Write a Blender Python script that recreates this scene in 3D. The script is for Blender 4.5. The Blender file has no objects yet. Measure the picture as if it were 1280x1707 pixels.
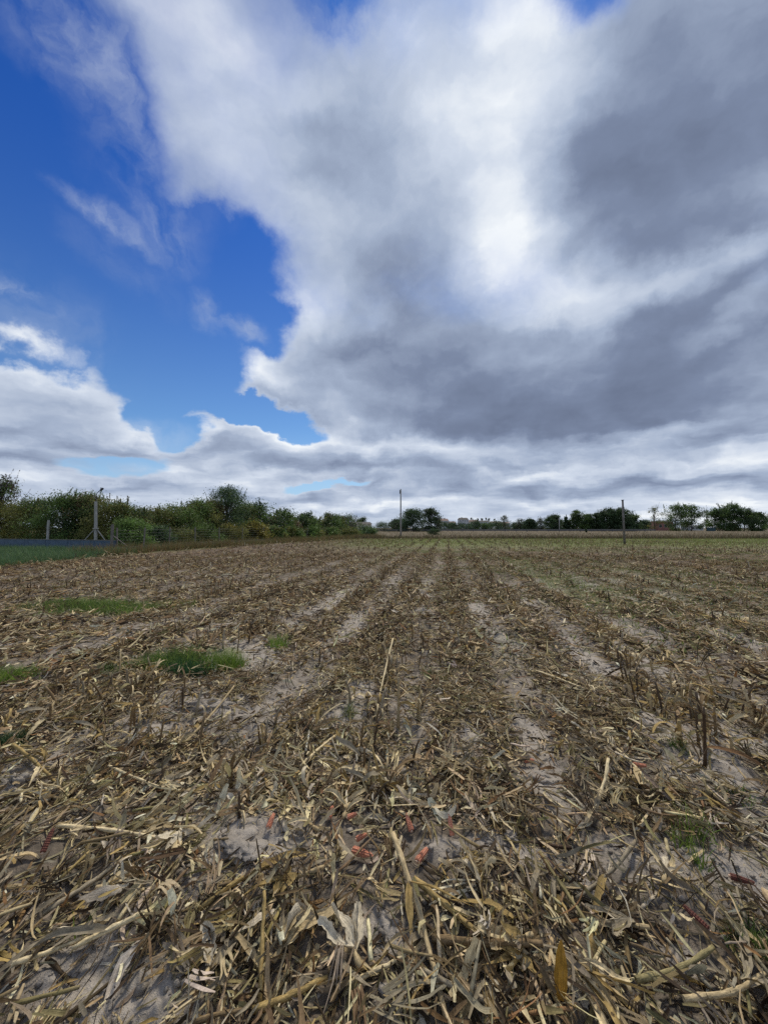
import bpy, math, random
import numpy as np
from mathutils import Vector, Matrix

random.seed(7)
rng = np.random.default_rng(11)
R = math.radians
scene = bpy.context.scene
COL = scene.collection

# ------------------------------------------------------------------ camera
EYE = 1.45
F = 640.0                       # focal length in photograph pixels (photo is 1280 wide)
PITCH = math.atan(26.5 / F)
cam_d = bpy.data.cameras.new("camera")
cam = bpy.data.objects.new("camera", cam_d)
COL.objects.link(cam)
cam_d.sensor_fit = 'HORIZONTAL'
cam_d.sensor_width = 36.0
cam_d.lens = 18.0
cam_d.clip_start = 0.05
cam_d.clip_end = 9000.0
cam.location = (0, 0, EYE)
cam.rotation_euler = (R(90) + PITCH, 0, 0)
scene.camera = cam

SUN_EL, SUN_AZ = R(52), R(12)    # azimuth clockwise from +Y

# ------------------------------------------------------------------ node helper
class NT:
    def __init__(self, tree):
        self.t = tree
        self.n = tree.nodes
        self.l = tree.links
    def new(self, typ, **kw):
        nd = self.n.new(typ)
        for k, v in kw.items():
            setattr(nd, k, v)
        return nd
    def put(self, sock, v):
        if hasattr(v, 'node') or isinstance(v, bpy.types.NodeSocket):
            self.l.new(v, sock)
        else:
            sock.default_value = v
    def math(self, op, a, b=None, c=None, clamp=False):
        nd = self.new('ShaderNodeMath', operation=op, use_clamp=clamp)
        self.put(nd.inputs[0], a)
        if b is not None: self.put(nd.inputs[1], b)
        if c is not None: self.put(nd.inputs[2], c)
        return nd.outputs[0]
    def vmath(self, op, a, b=None, scale=None, out=0):
        nd = self.new('ShaderNodeVectorMath', operation=op)
        self.put(nd.inputs[0], a)
        if b is not None: self.put(nd.inputs[1], b)
        if scale is not None: self.put(nd.inputs['Scale'], scale)
        return nd.outputs[out]
    def smooth(self, v, a, b, lo=0.0, hi=1.0):
        nd = self.new('ShaderNodeMapRange', interpolation_type='SMOOTHSTEP')
        self.put(nd.inputs['Value'], v)
        self.put(nd.inputs['From Min'], a); self.put(nd.inputs['From Max'], b)
        self.put(nd.inputs['To Min'], lo); self.put(nd.inputs['To Max'], hi)
        return nd.outputs[0]
    def lin(self, v, a, b, lo=0.0, hi=1.0):
        nd = self.new('ShaderNodeMapRange', interpolation_type='LINEAR')
        self.put(nd.inputs['Value'], v)
        nd.inputs['From Min'].default_value = a; nd.inputs['From Max'].default_value = b
        nd.inputs['To Min'].default_value = lo; nd.inputs['To Max'].default_value = hi
        return nd.outputs[0]
    def noise(self, vec, scale, detail=4, rough=0.55, dist=0.0, col=False, lac=2.0):
        nd = self.new('ShaderNodeTexNoise')
        if vec is not None: self.put(nd.inputs['Vector'], vec)
        nd.inputs['Scale'].default_value = scale
        nd.inputs['Detail'].default_value = detail
        nd.inputs['Roughness'].default_value = rough
        nd.inputs['Lacunarity'].default_value = lac
        nd.inputs['Distortion'].default_value = dist
        return nd.outputs['Color'] if col else nd.outputs['Fac']
    def ramp(self, v, stops, interp='LINEAR'):
        nd = self.new('ShaderNodeValToRGB')
        e = nd.color_ramp.elements
        nd.color_ramp.interpolation = interp
        while len(e) < len(stops): e.new(0.5)
        for i, (p, c) in enumerate(stops):
            e[i].position = p
            e[i].color = (c[0], c[1], c[2], 1)
        self.put(nd.inputs[0], v)
        return nd.outputs[0]
    def mix(self, f, a, b, mode='MIX'):
        nd = self.new('ShaderNodeMix', data_type='RGBA', blend_type=mode)
        self.put(nd.inputs[0], f)
        def c4(v): return v if not isinstance(v, tuple) else (v + (1,) if len(v) == 3 else v)
        self.put(nd.inputs[6], c4(a)); self.put(nd.inputs[7], c4(b))
        return nd.outputs[2]
    def comb(self, x, y, z=0.0):
        nd = self.new('ShaderNodeCombineXYZ')
        self.put(nd.inputs[0], x); self.put(nd.inputs[1], y); self.put(nd.inputs[2], z)
        return nd.outputs[0]
    def sep(self, v):
        nd = self.new('ShaderNodeSeparateXYZ')
        self.put(nd.inputs[0], v)
        return nd.outputs

def ray(px, py):
    """world direction seen at a pixel of the photograph"""
    X, Z = (px - 640.0) / F, (853.5 - py) / F
    c, s = math.cos(PITCH), math.sin(PITCH)
    v = Vector((X, c - s * Z, s + c * Z))
    return v.normalized()

# ------------------------------------------------------------------ sky
def build_sky():
    w = bpy.data.worlds.new("World")
    scene.world = w
    w.use_nodes = True
    w.cycles.sampling_method = 'MANUAL'
    w.cycles.sample_map_resolution = 512
    N = NT(w.node_tree)
    N.n.clear()
    STR = 0.10
    geo = N.new('ShaderNodeTexCoord').outputs['Generated']
    d = N.vmath('NORMALIZE', geo)
    x, y, z = N.sep(d)[0:3]
    # stereographic coordinates about the +Y direction (blobs of cloud keep their shape in it)
    inv = N.math('DIVIDE', 1.0, N.math('MAXIMUM', N.math('ADD', y, 1.0), 0.02))
    p0 = N.comb(N.math('MULTIPLY', x, inv), N.math('MULTIPLY', z, inv), 1.0)
    # cloud deck coordinates, compressed towards the horizon
    zi = N.math('DIVIDE', 1.0, N.math('ADD', N.math('MAXIMUM', z, 0.0), 0.13))
    deck = N.comb(N.math('MULTIPLY', x, zi), N.math('MULTIPLY', y, zi), 0.0)
    wv = N.noise(deck, 1.1, 5, 0.55, col=True)
    wv2 = N.noise(p0, 12.0, 8, 0.62, col=True)
    warp = N.vmath('ADD', N.vmath('SCALE', N.vmath('SUBTRACT', wv, (0.5, 0.5, 0.5)), scale=0.08),
                   N.vmath('SCALE', N.vmath('SUBTRACT', wv2, (0.5, 0.5, 0.5)), scale=0.07))
    warp = N.vmath('SCALE', N.vmath('MULTIPLY', warp, (1, 1, 0)), scale=N.smooth(z, 0.0, 0.4, 0.45, 1.0))
    p = N.vmath('ADD', p0, warp)

    def st(px, py):
        v = ray(px, py)
        return Vector((v.x / (1 + v.y), v.z / (1 + v.y)))
    def field(blobs, vec, base, lo=0.15, hi=1.25):
        acc = base
        for (cx, cy, rx, ry, rot, amp) in blobs:
            c = st(cx, cy)
            k = 0.5 * ((st(cx + 20, cy) - st(cx - 20, cy)).length + (st(cx, cy + 20) - st(cx, cy - 20)).length) / 40.0
            ax, ay = 1.0 / (rx * k), 1.0 / (ry * k)
            if rot == 0:
                nd = N.new('ShaderNodeVectorMath', operation='MULTIPLY_ADD')
                N.put(nd.inputs[0], vec)
                nd.inputs[1].default_value = (ax, ay, 0)
                nd.inputs[2].default_value = (-c.x * ax, -c.y * ay, 0)
                ln = N.vmath('LENGTH', nd.outputs[0], out=1)
            else:       # vec carries z = 1, so one dot product turns, shifts and scales
                cr, sr = math.cos(R(rot)), math.sin(R(rot))
                u = N.vmath('DOT_PRODUCT', vec, (cr * ax, sr * ax, -(cr * c.x + sr * c.y) * ax), out=1)
                v = N.vmath('DOT_PRODUCT', vec, (-sr * ay, cr * ay, -(-sr * c.x + cr * c.y) * ay), out=1)
                ln = N.math('SQRT', N.math('MULTIPLY_ADD', v, v, N.math('MULTIPLY', u, u)))
            b = N.smooth(ln, lo, hi, amp, 0.0)
            acc = b if acc is None else N.math('ADD', acc, b)
        return acc

    n1 = N.noise(deck, 1.7, 8, 0.58)
    n2 = N.noise(p0, 8.0, 8, 0.56)
    def union(blobs, vec, lo, hi):
        acc = None
        for bl in blobs:
            b = field([bl], vec, None, lo, hi)
            acc = b if acc is None else N.math('SMOOTH_MAX', acc, b, 0.12)
        return acc
    gaps = union([
        (70, 215, 235, 290, 0, 1), (30, 440, 240, 130, 0, 1), (60, 545, 300, 88, 3, 1.1), (340, 445, 150, 100, 0, 1), (230, 530, 230, 120, 0, 1),
        (305, 615, 150, 90, 0, 1), (270, 675, 100, 50, 25, .9), (430, 690, 130, 32, -16, .95), (195, 768, 110, 34, 5, .78),
        (520, 807, 60, 10, 4, .62), (580, 802, 44, 8, 0, .6), (560, -20, 120, 85, 0, .48), (985, -30, 100, 80, 0, .44), (310, 715, 70, 34, 10, .85), (400, 530, 90, 80, 0, .9),
    ], p, 0.15, 1.3)
    cov_blobs = [(60, 695, 230, 70, -6, 0.35), (440, 640, 105, 52, -22, 0.35), (470, 745, 220, 36, -6, 0.4),
                 (1150, 220, 330, 300, 0, 0.5), (860, 250, 200, 250, 0, 0.3), (900, 620, 400, 120, 0, 0.3), (610, 330, 230, 230, 0, 0.32), (560, 600, 120, 80, 0, .25)]
    cov = field(cov_blobs, p, 0.80)
    cov = N.math('MULTIPLY_ADD', gaps, -1.08, cov)
    cov = N.math('ADD', cov, N.math('MULTIPLY', N.math('SUBTRACT', n1, 0.5), 0.50))
    cov = N.math('ADD', cov, N.math('MULTIPLY', N.math('SUBTRACT', n2, 0.5), 0.55))
    # clouds are wispy high up, crisp lower down
    top = N.smooth(z, 0.18, 0.62, 0.0, 1.0)
    soft = N.math('MULTIPLY_ADD', top, 0.42, 0.28)
    alpha = N.smooth(cov, 0.30, N.math('ADD', soft, 0.30))
    # thin torn veils in the blue
    veil = field([(125, 70, 140, 120, -40, 0.26), (245, 40, 60, 130, 8, 0.24), (175, 378, 80, 26, -28, 0.40), (190, 450, 110, 50, -30, 0.10), (345, 525, 34, 40, 10, 0.32),
                  (398, 556, 36, 18, 0, 0.50), (45, 588, 140, 16, -9, 0.55), (40, 540, 180, 80, -25, 0.16), (280, 400, 60, 60, 0, 0.16), (5, 505, 40, 20, 0, .4),
                  (250, 250, 110, 200, 10, 0.22), (230, 720, 110, 30, 0, 0.35), (190, 775, 120, 20, 0, .4), (560, 30, 120, 90, 0, .3), (985, 10, 100, 90, 0, .4)], p, None, 0.0, 1.35)
    vn = N.noise(N.vmath('MULTIPLY', p, (16.0, 13.0, 1.0)), 1.0, 7, 0.60, 0.0)
    veil = N.math('MULTIPLY', veil, N.smooth(vn, 0.34, 0.70, 0.0, 1.5), clamp=True)
    alpha = N.math('MAXIMUM', alpha, veil)

    lum_blobs = [
        (1170, 260, 360, 320, 0, -0.24), (1010, 330, 160, 140, 0, -0.09), (760, 640, 300, 140, -10, -0.20),
        (1120, 620, 380, 150, 8, -0.22), (1240, 480, 160, 60, 15, -0.12), (920, 705, 330, 50, 0, -0.20),
        (680, 500, 140, 150, 0, -0.10), (1120, 802, 230, 20, 3, -0.26), (620, 400, 180, 140, 0, -0.08),
        (720, 780, 160, 14, 0, -0.08), (860, 820, 300, 12, 0, -0.10), (60, 765, 150, 26, 0, -0.20),
        (1000, 848, 260, 8, 0, -0.12), (540, 765, 220, 22, 0, -0.18), (150, 735, 170, 26, -6, -0.12), (480, 830, 220, 12, 0, -0.12),
        (870, 210, 105, 300, 4, 0.26), (800, 240, 170, 290, 0, 0.20), (850, 60, 130, 90, 0, 0.12), (350, 170, 150, 230, 12, 0.26), (560, 430, 110, 120, 0, 0.10),
        (890, 440, 170, 90, -20, 0.26), (870, 385, 60, 30, 0, 0.16), (960, 500, 80, 44, 30, 0.16),
        (1190, 440, 180, 34, 14, 0.26), (1195, 535, 80, 36, 38, 0.26), (1010, 530, 70, 34, 30, 0.14),
        (495, 530, 80, 80, 0, 0.24), (420, 615, 90, 34, -25, 0.34), (480, 722, 220, 20, -5, 0.26),
        (760, 745, 290, 30, 0, 0.28), (1120, 715, 100, 24, 20, 0.20), (1180, 762, 250, 18, 2, 0.22),
        (1120, 842, 220, 14, 0, 0.28), (1200, 866, 240, 14, 0, 0.34), (900, 790, 90, 18, 0, 0.16), (70, 620, 190, 40, -5, 0.16),
        (130, 695, 170, 26, -6, 0.12), (520, 785, 150, 16, 0, 0.08), (620, 842, 300, 12, 0, 0.12), (790, 590, 70, 36, 20, 0.10),
        (960, 150, 70, 120, 15, 0.10), (600, 560, 50, 80, 0, 0.06), (50, 586, 120, 20, -9, 0.25),
    ]
    pl = N.vmath('ADD', p0, N.vmath('SCALE', warp, scale=1.0))
    lum = field(lum_blobs, pl, 0.54, 0.0, 1.5)
    thick = N.smooth(cov, 0.45, 1.0)
    lum = N.math('ADD', lum, N.math('MULTIPLY', N.math('SUBTRACT', 1.0, thick), 0.17))
    n3 = N.noise(deck, 1.9, 5, 0.5)
    lum = N.math('ADD', lum, N.math('MULTIPLY', N.math('SUBTRACT', n3, 0.5), N.smooth(z, 0.05, 0.3, 0.35, 0.55)))
    n4 = N.noise(pl, 7.0, 5, 0.5)
    lum = N.math('ADD', lum, N.math('MULTIPLY', N.math('SUBTRACT', n4, 0.5), 0.30))
    lum = N.math('ADD', lum, N.smooth(z, 0.16, 0.02, 0.0, 0.10))
    # rolls of low cloud towards the horizon: pale tops, dark bases
    low = N.math('MULTIPLY', N.smooth(z, 0.30, 0.12), N.smooth(z, -0.01, 0.03))
    q1 = N.vmath('MULTIPLY', p, (15.0, 50.0, 1.0))
    ra = N.noise(q1, 1.0, 6, 0.62); rb = N.noise(N.vmath('ADD', q1, (0.0, 0.8, 0.0)), 1.0, 2, 0.5)
    lum = N.math('ADD', lum, N.math('MULTIPLY', low, N.math('MULTIPLY', N.math('SUBTRACT', ra, rb), 0.50)))
    q2 = N.vmath('MULTIPLY', p, (10.0, 14.0, 1.0))
    rc = N.noise(q2, 1.0, 6, 0.52); rd = N.noise(N.vmath('ADD', q2, (0.10, 0.35, 0.0)), 1.0, 4, 0.5)
    lum = N.math('ADD', lum, N.math('MULTIPLY', N.math('SUBTRACT', rc, rd), 0.50))
    s = 1.0 / STR
    def C(r, g, b): return (r * s, g * s, b * s)
    cl = N.ramp(lum, [(0.0, (0.135, 0.168, 0.255)), (0.28, (0.205, 0.255, 0.375)), (0.54, (0.375, 0.45, 0.595)),
                      (0.80, (0.62, 0.69, 0.81)), (1.0, (0.90, 0.94, 0.98))])
    cl = N.vmath('SCALE', cl, scale=s)
    sky = N.new('ShaderNodeTexSky', sky_type='NISHITA')
    sky.sun_disc = False
    sky.sun_elevation = SUN_EL
    sky.sun_rotation = SUN_AZ
    sky.altitude = 100
    sky.air_density = 1.0
    sky.dust_density = 0.3
    sky.ozone_density = 3.0
    blue = N.mix(N.smooth(z, 0.1, 0.75), sky.outputs[0], N.vmath('MULTIPLY', sky.outputs[0], (0.20, 0.50, 1.0)))
    blue = N.vmath('MULTIPLY', blue, (0.62, 0.84, 1.0))
    blue = N.mix(N.smooth(z, 0.03, 0.26, 0.55, 0.0), blue, C(0.46, 0.62, 0.84))
    mixed = N.mix(alpha, blue, cl)
    bg = N.new('ShaderNodeBackground')
    N.put(bg.inputs[0], mixed)
    bg.inputs[1].default_value = STR
    out = N.new('ShaderNodeOutputWorld')
    N.l.new(bg.outputs[0], out.inputs[0])
build_sky()

sun_d = bpy.data.lights.new("sun", 'SUN')
sun_d.energy = 3.3
sun_d.angle = R(9)
sun_d.color = (1.0, 0.93, 0.81)
sun = bpy.data.objects.new("sun", sun_d)
COL.objects.link(sun)
sd = Vector((math.sin(SUN_AZ) * math.cos(SUN_EL), math.cos(SUN_AZ) * math.cos(SUN_EL), math.sin(SUN_EL)))
sun.rotation_euler = sd.to_track_quat('Z', 'Y').to_euler()
sun.location = (0, 0, 60)

vs = scene.view_settings
vs.view_transform = 'Standard'
vs.look = 'None'
vs.exposure = 0.0
vs.gamma = 1.0
vs.use_curve_mapping = False
scene.cycles.use_denoising = False
scene.cycles.sample_clamp_direct = 6.0
scene.cycles.sample_clamp_indirect = 1.5
scene.cycles.max_bounces = 6
scene.cycles.diffuse_bounces = 3
scene.cycles.transparent_max_bounces = 6

# ------------------------------------------------------------------ terrain
ROW_YAW = math.atan(105 / F)
RS, RC = math.sin(ROW_YAW), math.cos(ROW_YAW)
def row_s(x, y): return x * RC - y * RS          # distance across the rows
def row_t(x, y): return x * RS + y * RC          # distance along the rows
def from_row(s, t): return s * RC + t * RS, -s * RS + t * RC

def _hash(ix, iy, seed):
    n = (ix.astype(np.int64) * 374761393 + iy.astype(np.int64) * 668265263 + seed * 974711) & 0xFFFFFFFF
    n = ((n ^ (n >> 13)) * 1274126177) & 0xFFFFFFFF
    n = n ^ (n >> 16)
    return (n & 0xFFFF) / 65535.0
def vnoise(x, y, seed=0):
    x = np.asarray(x, float); y = np.asarray(y, float)
    ix = np.floor(x); iy = np.floor(y)
    fx = x - ix; fy = y - iy
    fx = fx * fx * (3 - 2 * fx); fy = fy * fy * (3 - 2 * fy)
    a = _hash(ix, iy, seed); b = _hash(ix + 1, iy, seed)
    c = _hash(ix, iy + 1, seed); d = _hash(ix + 1, iy + 1, seed)
    return (a * (1 - fx) + b * fx) * (1 - fy) + (c * (1 - fx) + d * fx) * fy

def gp(px, py, z=0.0):
    """where the line of sight of a photo pixel meets the level z"""
    v = ray(px, py)
    k = (z - EYE) / v.z
    return v.x * k, v.y * k

# bare patches of soil: photo centre, half sizes in metres across and along
BARE = []
for (px, py, a, b) in [(400, 1420, .20, .20), (330, 1180, .34, .30), (250, 1215, .25, .2), (590, 1185, .15, .55), (880, 1210, .13, .5),
                       (905, 1310, .13, .25), (975, 1090, .18, .9), (1090, 1215, .18, .35), (1215, 1230, .4, .3),
                       (1180, 1450, .36, .14), (1250, 1490, .3, .12), (130, 1600, .2, .12), (200, 1660, .22, .1), (560, 1000, .22, 2.0),
                       (420, 1090, .5, .5), (740, 1430, .12, .06), (640, 1560, .12, .07), (1080, 1110, .2, .8), (790, 1240, .12, .3),
                       (800, 1020, .20, 1.2), (480, 1400, .12, .1), (60, 1290, .12, .08), (1130, 1590, .08, .05), (860, 1420, .15, .06)]:
    x0, y0 = gp(px, py)
    BARE.append((row_s(x0, y0), row_t(x0, y0), a, b))
def bare(x, y):
    s, t = row_s(x, y), row_t(x, y)
    w = (vnoise(x * 5, y * 5, 5) - .5) * 0.9 + (vnoise(x * 13, y * 13, 6) - .5) * .4
    out = np.zeros_like(s)
    for (s0, t0, a, b) in BARE:
        q = np.sqrt(((s - s0) / a) ** 2 + ((t - t0) / b) ** 2) + w
        out = np.maximum(out, np.clip((1.35 - q) / 0.9, 0, 1))
    sw = s + (vnoise(x * .8, y * .8, 14) - .5) * .42 + (vnoise(x * 3, y * 3, 15) - .5) * .30 + (vnoise(x * 9, y * 9, 17) - .5) * .14
    d = np.abs(np.mod(sw - .62 + .5, 1.0) - .5)
    r = np.hypot(x, y)
    on = np.clip((vnoise(s * 1.3 + 7, t * .75, 16) * .7 + .3 * vnoise(s * 2, t * 2.2, 18) - .38) * 2.6, 0, 1) * np.clip((r - 1.9) / 1.2, 0, 1) * np.clip(1.0 + s * .10, .35, 1)
    strip = np.clip((.235 - d) / .10, 0, 1) * on * np.clip(1.25 - r / 28, .25, 1)
    return np.maximum(out, strip * .95)

def ground_z(x, y):
    x = np.asarray(x, float); y = np.asarray(y, float)
    r = np.hypot(x, y)
    s = row_s(x, y) + (vnoise(x * .7, y * .7, 9) - .5) * .2
    k = np.clip((60 - r) / 30, 0, 1)
    z = -0.022 * np.cos((s + .47) * 2 * np.pi / 2.06 + np.pi) * k
    z = z + 0.020 * np.cos((s - .12) * 2 * np.pi / 1.0) * k
    z = z + (vnoise(x * 1.1, y * 1.1, 1) - .5) * 0.09 * k
    z = z + (vnoise(x * 3.2, y * 3.2, 2) - .5) * 0.05 * k
    k2 = np.clip((14 - r) / 8, 0, 1)
    z = z + (vnoise(x * 9, y * 9, 3) - .5) * 0.030 * k2
    cl = vnoise(x * 19, y * 19, 4)
    z = z + np.clip(cl - .55, 0, 1) * 0.040 * k2
    z = z + (vnoise(x * 43, y * 43, 8) - .5) * 0.010 * k2
    return z
def gz(x, y): return float(ground_z(np.array([x]), np.array([y]))[0])

# ------------------------------------------------------------------ mesh helpers
def mesh_np(name, verts, faces, col=None, uv=None, smooth=False):
    """faces: (n,3) or (n,4) int array or list of such arrays"""
    if not isinstance(faces, list): faces = [faces]
    faces = [f for f in faces if len(f)]
    me = bpy.data.meshes.new(name)
    nv = len(verts)
    me.vertices.add(nv)
    me.vertices.foreach_set('co', np.ascontiguousarray(verts, dtype=np.float32).ravel())
    nl = sum(f.size for f in faces); npoly = sum(len(f) for f in faces)
    me.loops.add(nl); me.polygons.add(npoly)
    li = np.concatenate([f.ravel() for f in faces]).astype(np.int32)
    tot = np.concatenate([np.full(len(f), f.shape[1], np.int32) for f in faces])
    st = np.concatenate([[0], np.cumsum(tot)[:-1]]).astype(np.int32)
    me.loops.foreach_set('vertex_index', li)
    me.polygons.foreach_set('loop_start', st)
    me.polygons.foreach_set('loop_total', tot)
    if smooth:
        me.polygons.foreach_set('use_smooth', np.ones(npoly, bool))
    if col is not None:
        a = me.color_attributes.new('tone', 'FLOAT_COLOR', 'POINT')
        c = np.ones((nv, 4), np.float32); c[:, :col.shape[1]] = col
        a.data.foreach_set('color', c.ravel())
    if uv is not None:
        u = me.uv_layers.new(name='UVMap')
        u.data.foreach_set('uv', np.ascontiguousarray(uv[li], dtype=np.float32).ravel())
    me.update(calc_edges=True)
    return me

def link(name, me, mat=None, parent=None, loc=None, rot=None, scale=None):
    o = bpy.data.objects.new(name, me)
    COL.objects.link(o)
    if mat and me is not None and len(me.materials) == 0: me.materials.append(mat)
    if parent: o.parent = parent
    if loc is not None: o.location = loc
    if rot is not None: o.rotation_euler = rot
    if scale is not None: o.scale = (scale,) * 3 if isinstance(scale, (int, float)) else scale
    return o
def tag(o, label, cat, group=None):
    o['label'] = label; o['category'] = cat
    if group: o['group'] = group
    return o
def kind(o, k):
    o['kind'] = k
    return o
def empty(name, loc, rz=0.0):
    o = bpy.data.objects.new(name, None)
    COL.objects.link(o)
    o.location = loc; o.rotation_euler = (0, 0, rz)
    o.empty_display_size = .2
    return o
def copy_tree(o, parent=None):
    c = o.copy(); COL.objects.link(c)
    if parent: c.parent = parent
    for ch in list(o.children): copy_tree(ch, c)
    return c

# labels for the many alike pieces are finished at the end, from what lies nearest to each
MARKS = []          # (x, y, words)
PENDING = []        # (object, description, category)
def mark(x, y, words): MARKS.append((x, y, words))
def later(o, what, cat, group):
    o['category'] = cat; o['group'] = group
    PENDING.append((o, what))
    return o
ORD = ['', 'second ', 'third ', 'fourth ', 'fifth ', 'sixth ', 'seventh ', 'eighth ', 'ninth ', 'tenth ', 'eleventh ', 'twelfth ']
def finish_labels():
    per = {}
    for o, what in PENDING:
        x, y = o.location.x, o.location.y
        best = min(MARKS, key=lambda m: math.hypot(m[0] - x, m[1] - y))
        dx, dy = x - best[0], y - best[1]
        if abs(dx) > abs(dy): side = 'right of' if dx > 0 else 'left of'
        else: side = 'behind' if dy > 0 else 'in front of'
        per.setdefault((what, side, best[2]), []).append((math.hypot(dx, dy), o))
    for (what, side, m), lst in per.items():
        lst.sort(key=lambda t: t[0])
        for i, (d, o) in enumerate(lst):
            n = ORD[min(i, 11)]
            w_ = m.split()[:6]
            while w_[-1] in ('a', 'the', 'of', 'in', 'on', 'at', 'and', 'to', 'by', 'open', 'with', 'below', 'beyond', 'dark', 'under', 'before', 'end', 'half', 'across', 'under', 'over', 'into', 'just', 'left', 'behind'): w_.pop()
            m = ' '.join(w_)
            o['label'] = (f"{n}nearest {what} {side} {m}" if len(lst) > 1 else f"{what} just {side} {m}")

class MB:
    """gathers boxes and tubes into one mesh"""
    def __init__(self): self.v = []; self.f = []
    def box(self, cx, cy, cz, sx, sy, sz, rz=0.0):
        b = len(self.v)
        c, s = math.cos(rz), math.sin(rz)
        for dz in (-.5, .5):
            for dx, dy in ((-.5, -.5), (.5, -.5), (.5, .5), (-.5, .5)):
                X, Y = dx * sx, dy * sy
                self.v.append((cx + X * c - Y * s, cy + X * s + Y * c, cz + dz * sz))
        self.f += [(b, b + 3, b + 2, b + 1), (b + 4, b + 5, b + 6, b + 7)]
        for i in range(4):
            j = (i + 1) % 4
            self.f.append((b + i, b + j, b + 4 + j, b + 4 + i))
        return self
    def tube(self, pts, rads, n=6, cap=True):
        pts = [Vector(p) for p in pts]
        b = len(self.v)
        for i, p in enumerate(pts):
            t = (pts[min(i + 1, len(pts) - 1)] - pts[max(i - 1, 0)]).normalized()
            a = t.cross(Vector((0, 0, 1)) if abs(t.z) < .9 else Vector((1, 0, 0))).normalized()
            c = t.cross(a)
            for k in range(n):
                q = 2 * math.pi * k / n
                self.v.append(tuple(p + (a * math.cos(q) + c * math.sin(q)) * rads[i]))
        for i in range(len(pts) - 1):
            for k in range(n):
                k2 = (k + 1) % n
                self.f.append((b + i * n + k, b + i * n + k2, b + (i + 1) * n + k2, b + (i + 1) * n + k))
        if cap:
            self.f.append(tuple(b + k for k in range(n))[::-1])
            self.f.append(tuple(b + (len(pts) - 1) * n + k for k in range(n)))
        return self
    def quad(self, a, b, c, d):
        i = len(self.v); self.v += [a, b, c, d]; self.f.append((i, i + 1, i + 2, i + 3)); return self
    def mesh(self, name, smooth=False):
        me = bpy.data.meshes.new(name)
        me.from_pydata(self.v, [], self.f)
        if smooth:
            for p in me.polygons: p.use_smooth = len(p.vertices) == 4
        me.update()
        return me
    def build(self, name, mat, parent=None, loc=None, smooth=False):
        return link(name, self.mesh(name, smooth), mat, parent, loc)

# ------------------------------------------------------------------ materials
def new_mat(name):
    m = bpy.data.materials.new(name)
    m.use_nodes = True
    N = NT(m.node_tree)
    N.n.clear()
    out = N.new('ShaderNodeOutputMaterial')
    return m, N, out
def principled(N, out, col, rough=0.8, spec=0.25, bump=None, bstr=0.3, bdist=0.01, trans=0.0):
    b = N.new('ShaderNodeBsdfPrincipled')
    N.put(b.inputs['Base Color'], col if not isinstance(col, tuple) else col + (1,))
    N.put(b.inputs['Roughness'], rough)
    b.inputs['Specular IOR Level'].default_value = spec
    if bump is not None:
        bn = N.new('ShaderNodeBump')
        bn.inputs['Strength'].default_value = bstr
        bn.inputs['Distance'].default_value = bdist
        N.put(bn.inputs['Height'], bump)
        N.l.new(bn.outputs[0], b.inputs['Normal'])
    sh = b.outputs[0]
    if trans:
        t = N.new('ShaderNodeBsdfTranslucent')
        N.put(t.inputs[0], col if not isinstance(col, tuple) else col + (1,))
        mx = N.new('ShaderNodeMixShader'); mx.inputs[0].default_value = trans
        N.l.new(sh, mx.inputs[1]); N.l.new(t.outputs[0], mx.inputs[2])
        sh = mx.outputs[0]
    N.l.new(sh, out.inputs[0])
    return b

def mat_dry(name, trans=0.15, streak=13.0):
    """dead maize tissue: piece colour from 'tone', parallel veins along the blade, blotches of rot"""
    m, N, out = new_mat(name)
    a = N.new('ShaderNodeAttribute', attribute_name='tone').outputs['Color']
    uv = N.new('ShaderNodeTexCoord').outputs['UV']
    ob = N.new('ShaderNodeTexCoord').outputs['Object']
    v = N.noise(N.vmath('MULTIPLY', uv, (streak, 2.2, 1)), 1.0, 3, 0.6)
    blot = N.noise(ob, 38.0, 4, 0.65)
    fine = N.noise(ob, 190.0, 2, 0.6)
    k = N.math('MULTIPLY', N.lin(v, 0.28, 0.72, 0.50, 1.38), N.lin(blot, 0.3, 0.7, 0.62, 1.22))
    k = N.math('MULTIPLY', k, N.lin(fine, 0.3, 0.7, 0.85, 1.12))
    c = N.vmath('SCALE', a, scale=k)
    c = N.mix(N.smooth(blot, 0.60, 0.74, 0, 0.45), c, (0.10, 0.085, 0.07))
    hgt = N.math('ADD', v, N.math('MULTIPLY', fine, .4))
    principled(N, out, c, 0.8, 0.10, hgt, 0.5, 0.003, trans)
    return m
M_LEAF = mat_dry('dry_leaf')
M_STALK = mat_dry('dry_stalk', 0.0, 20.0)

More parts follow.
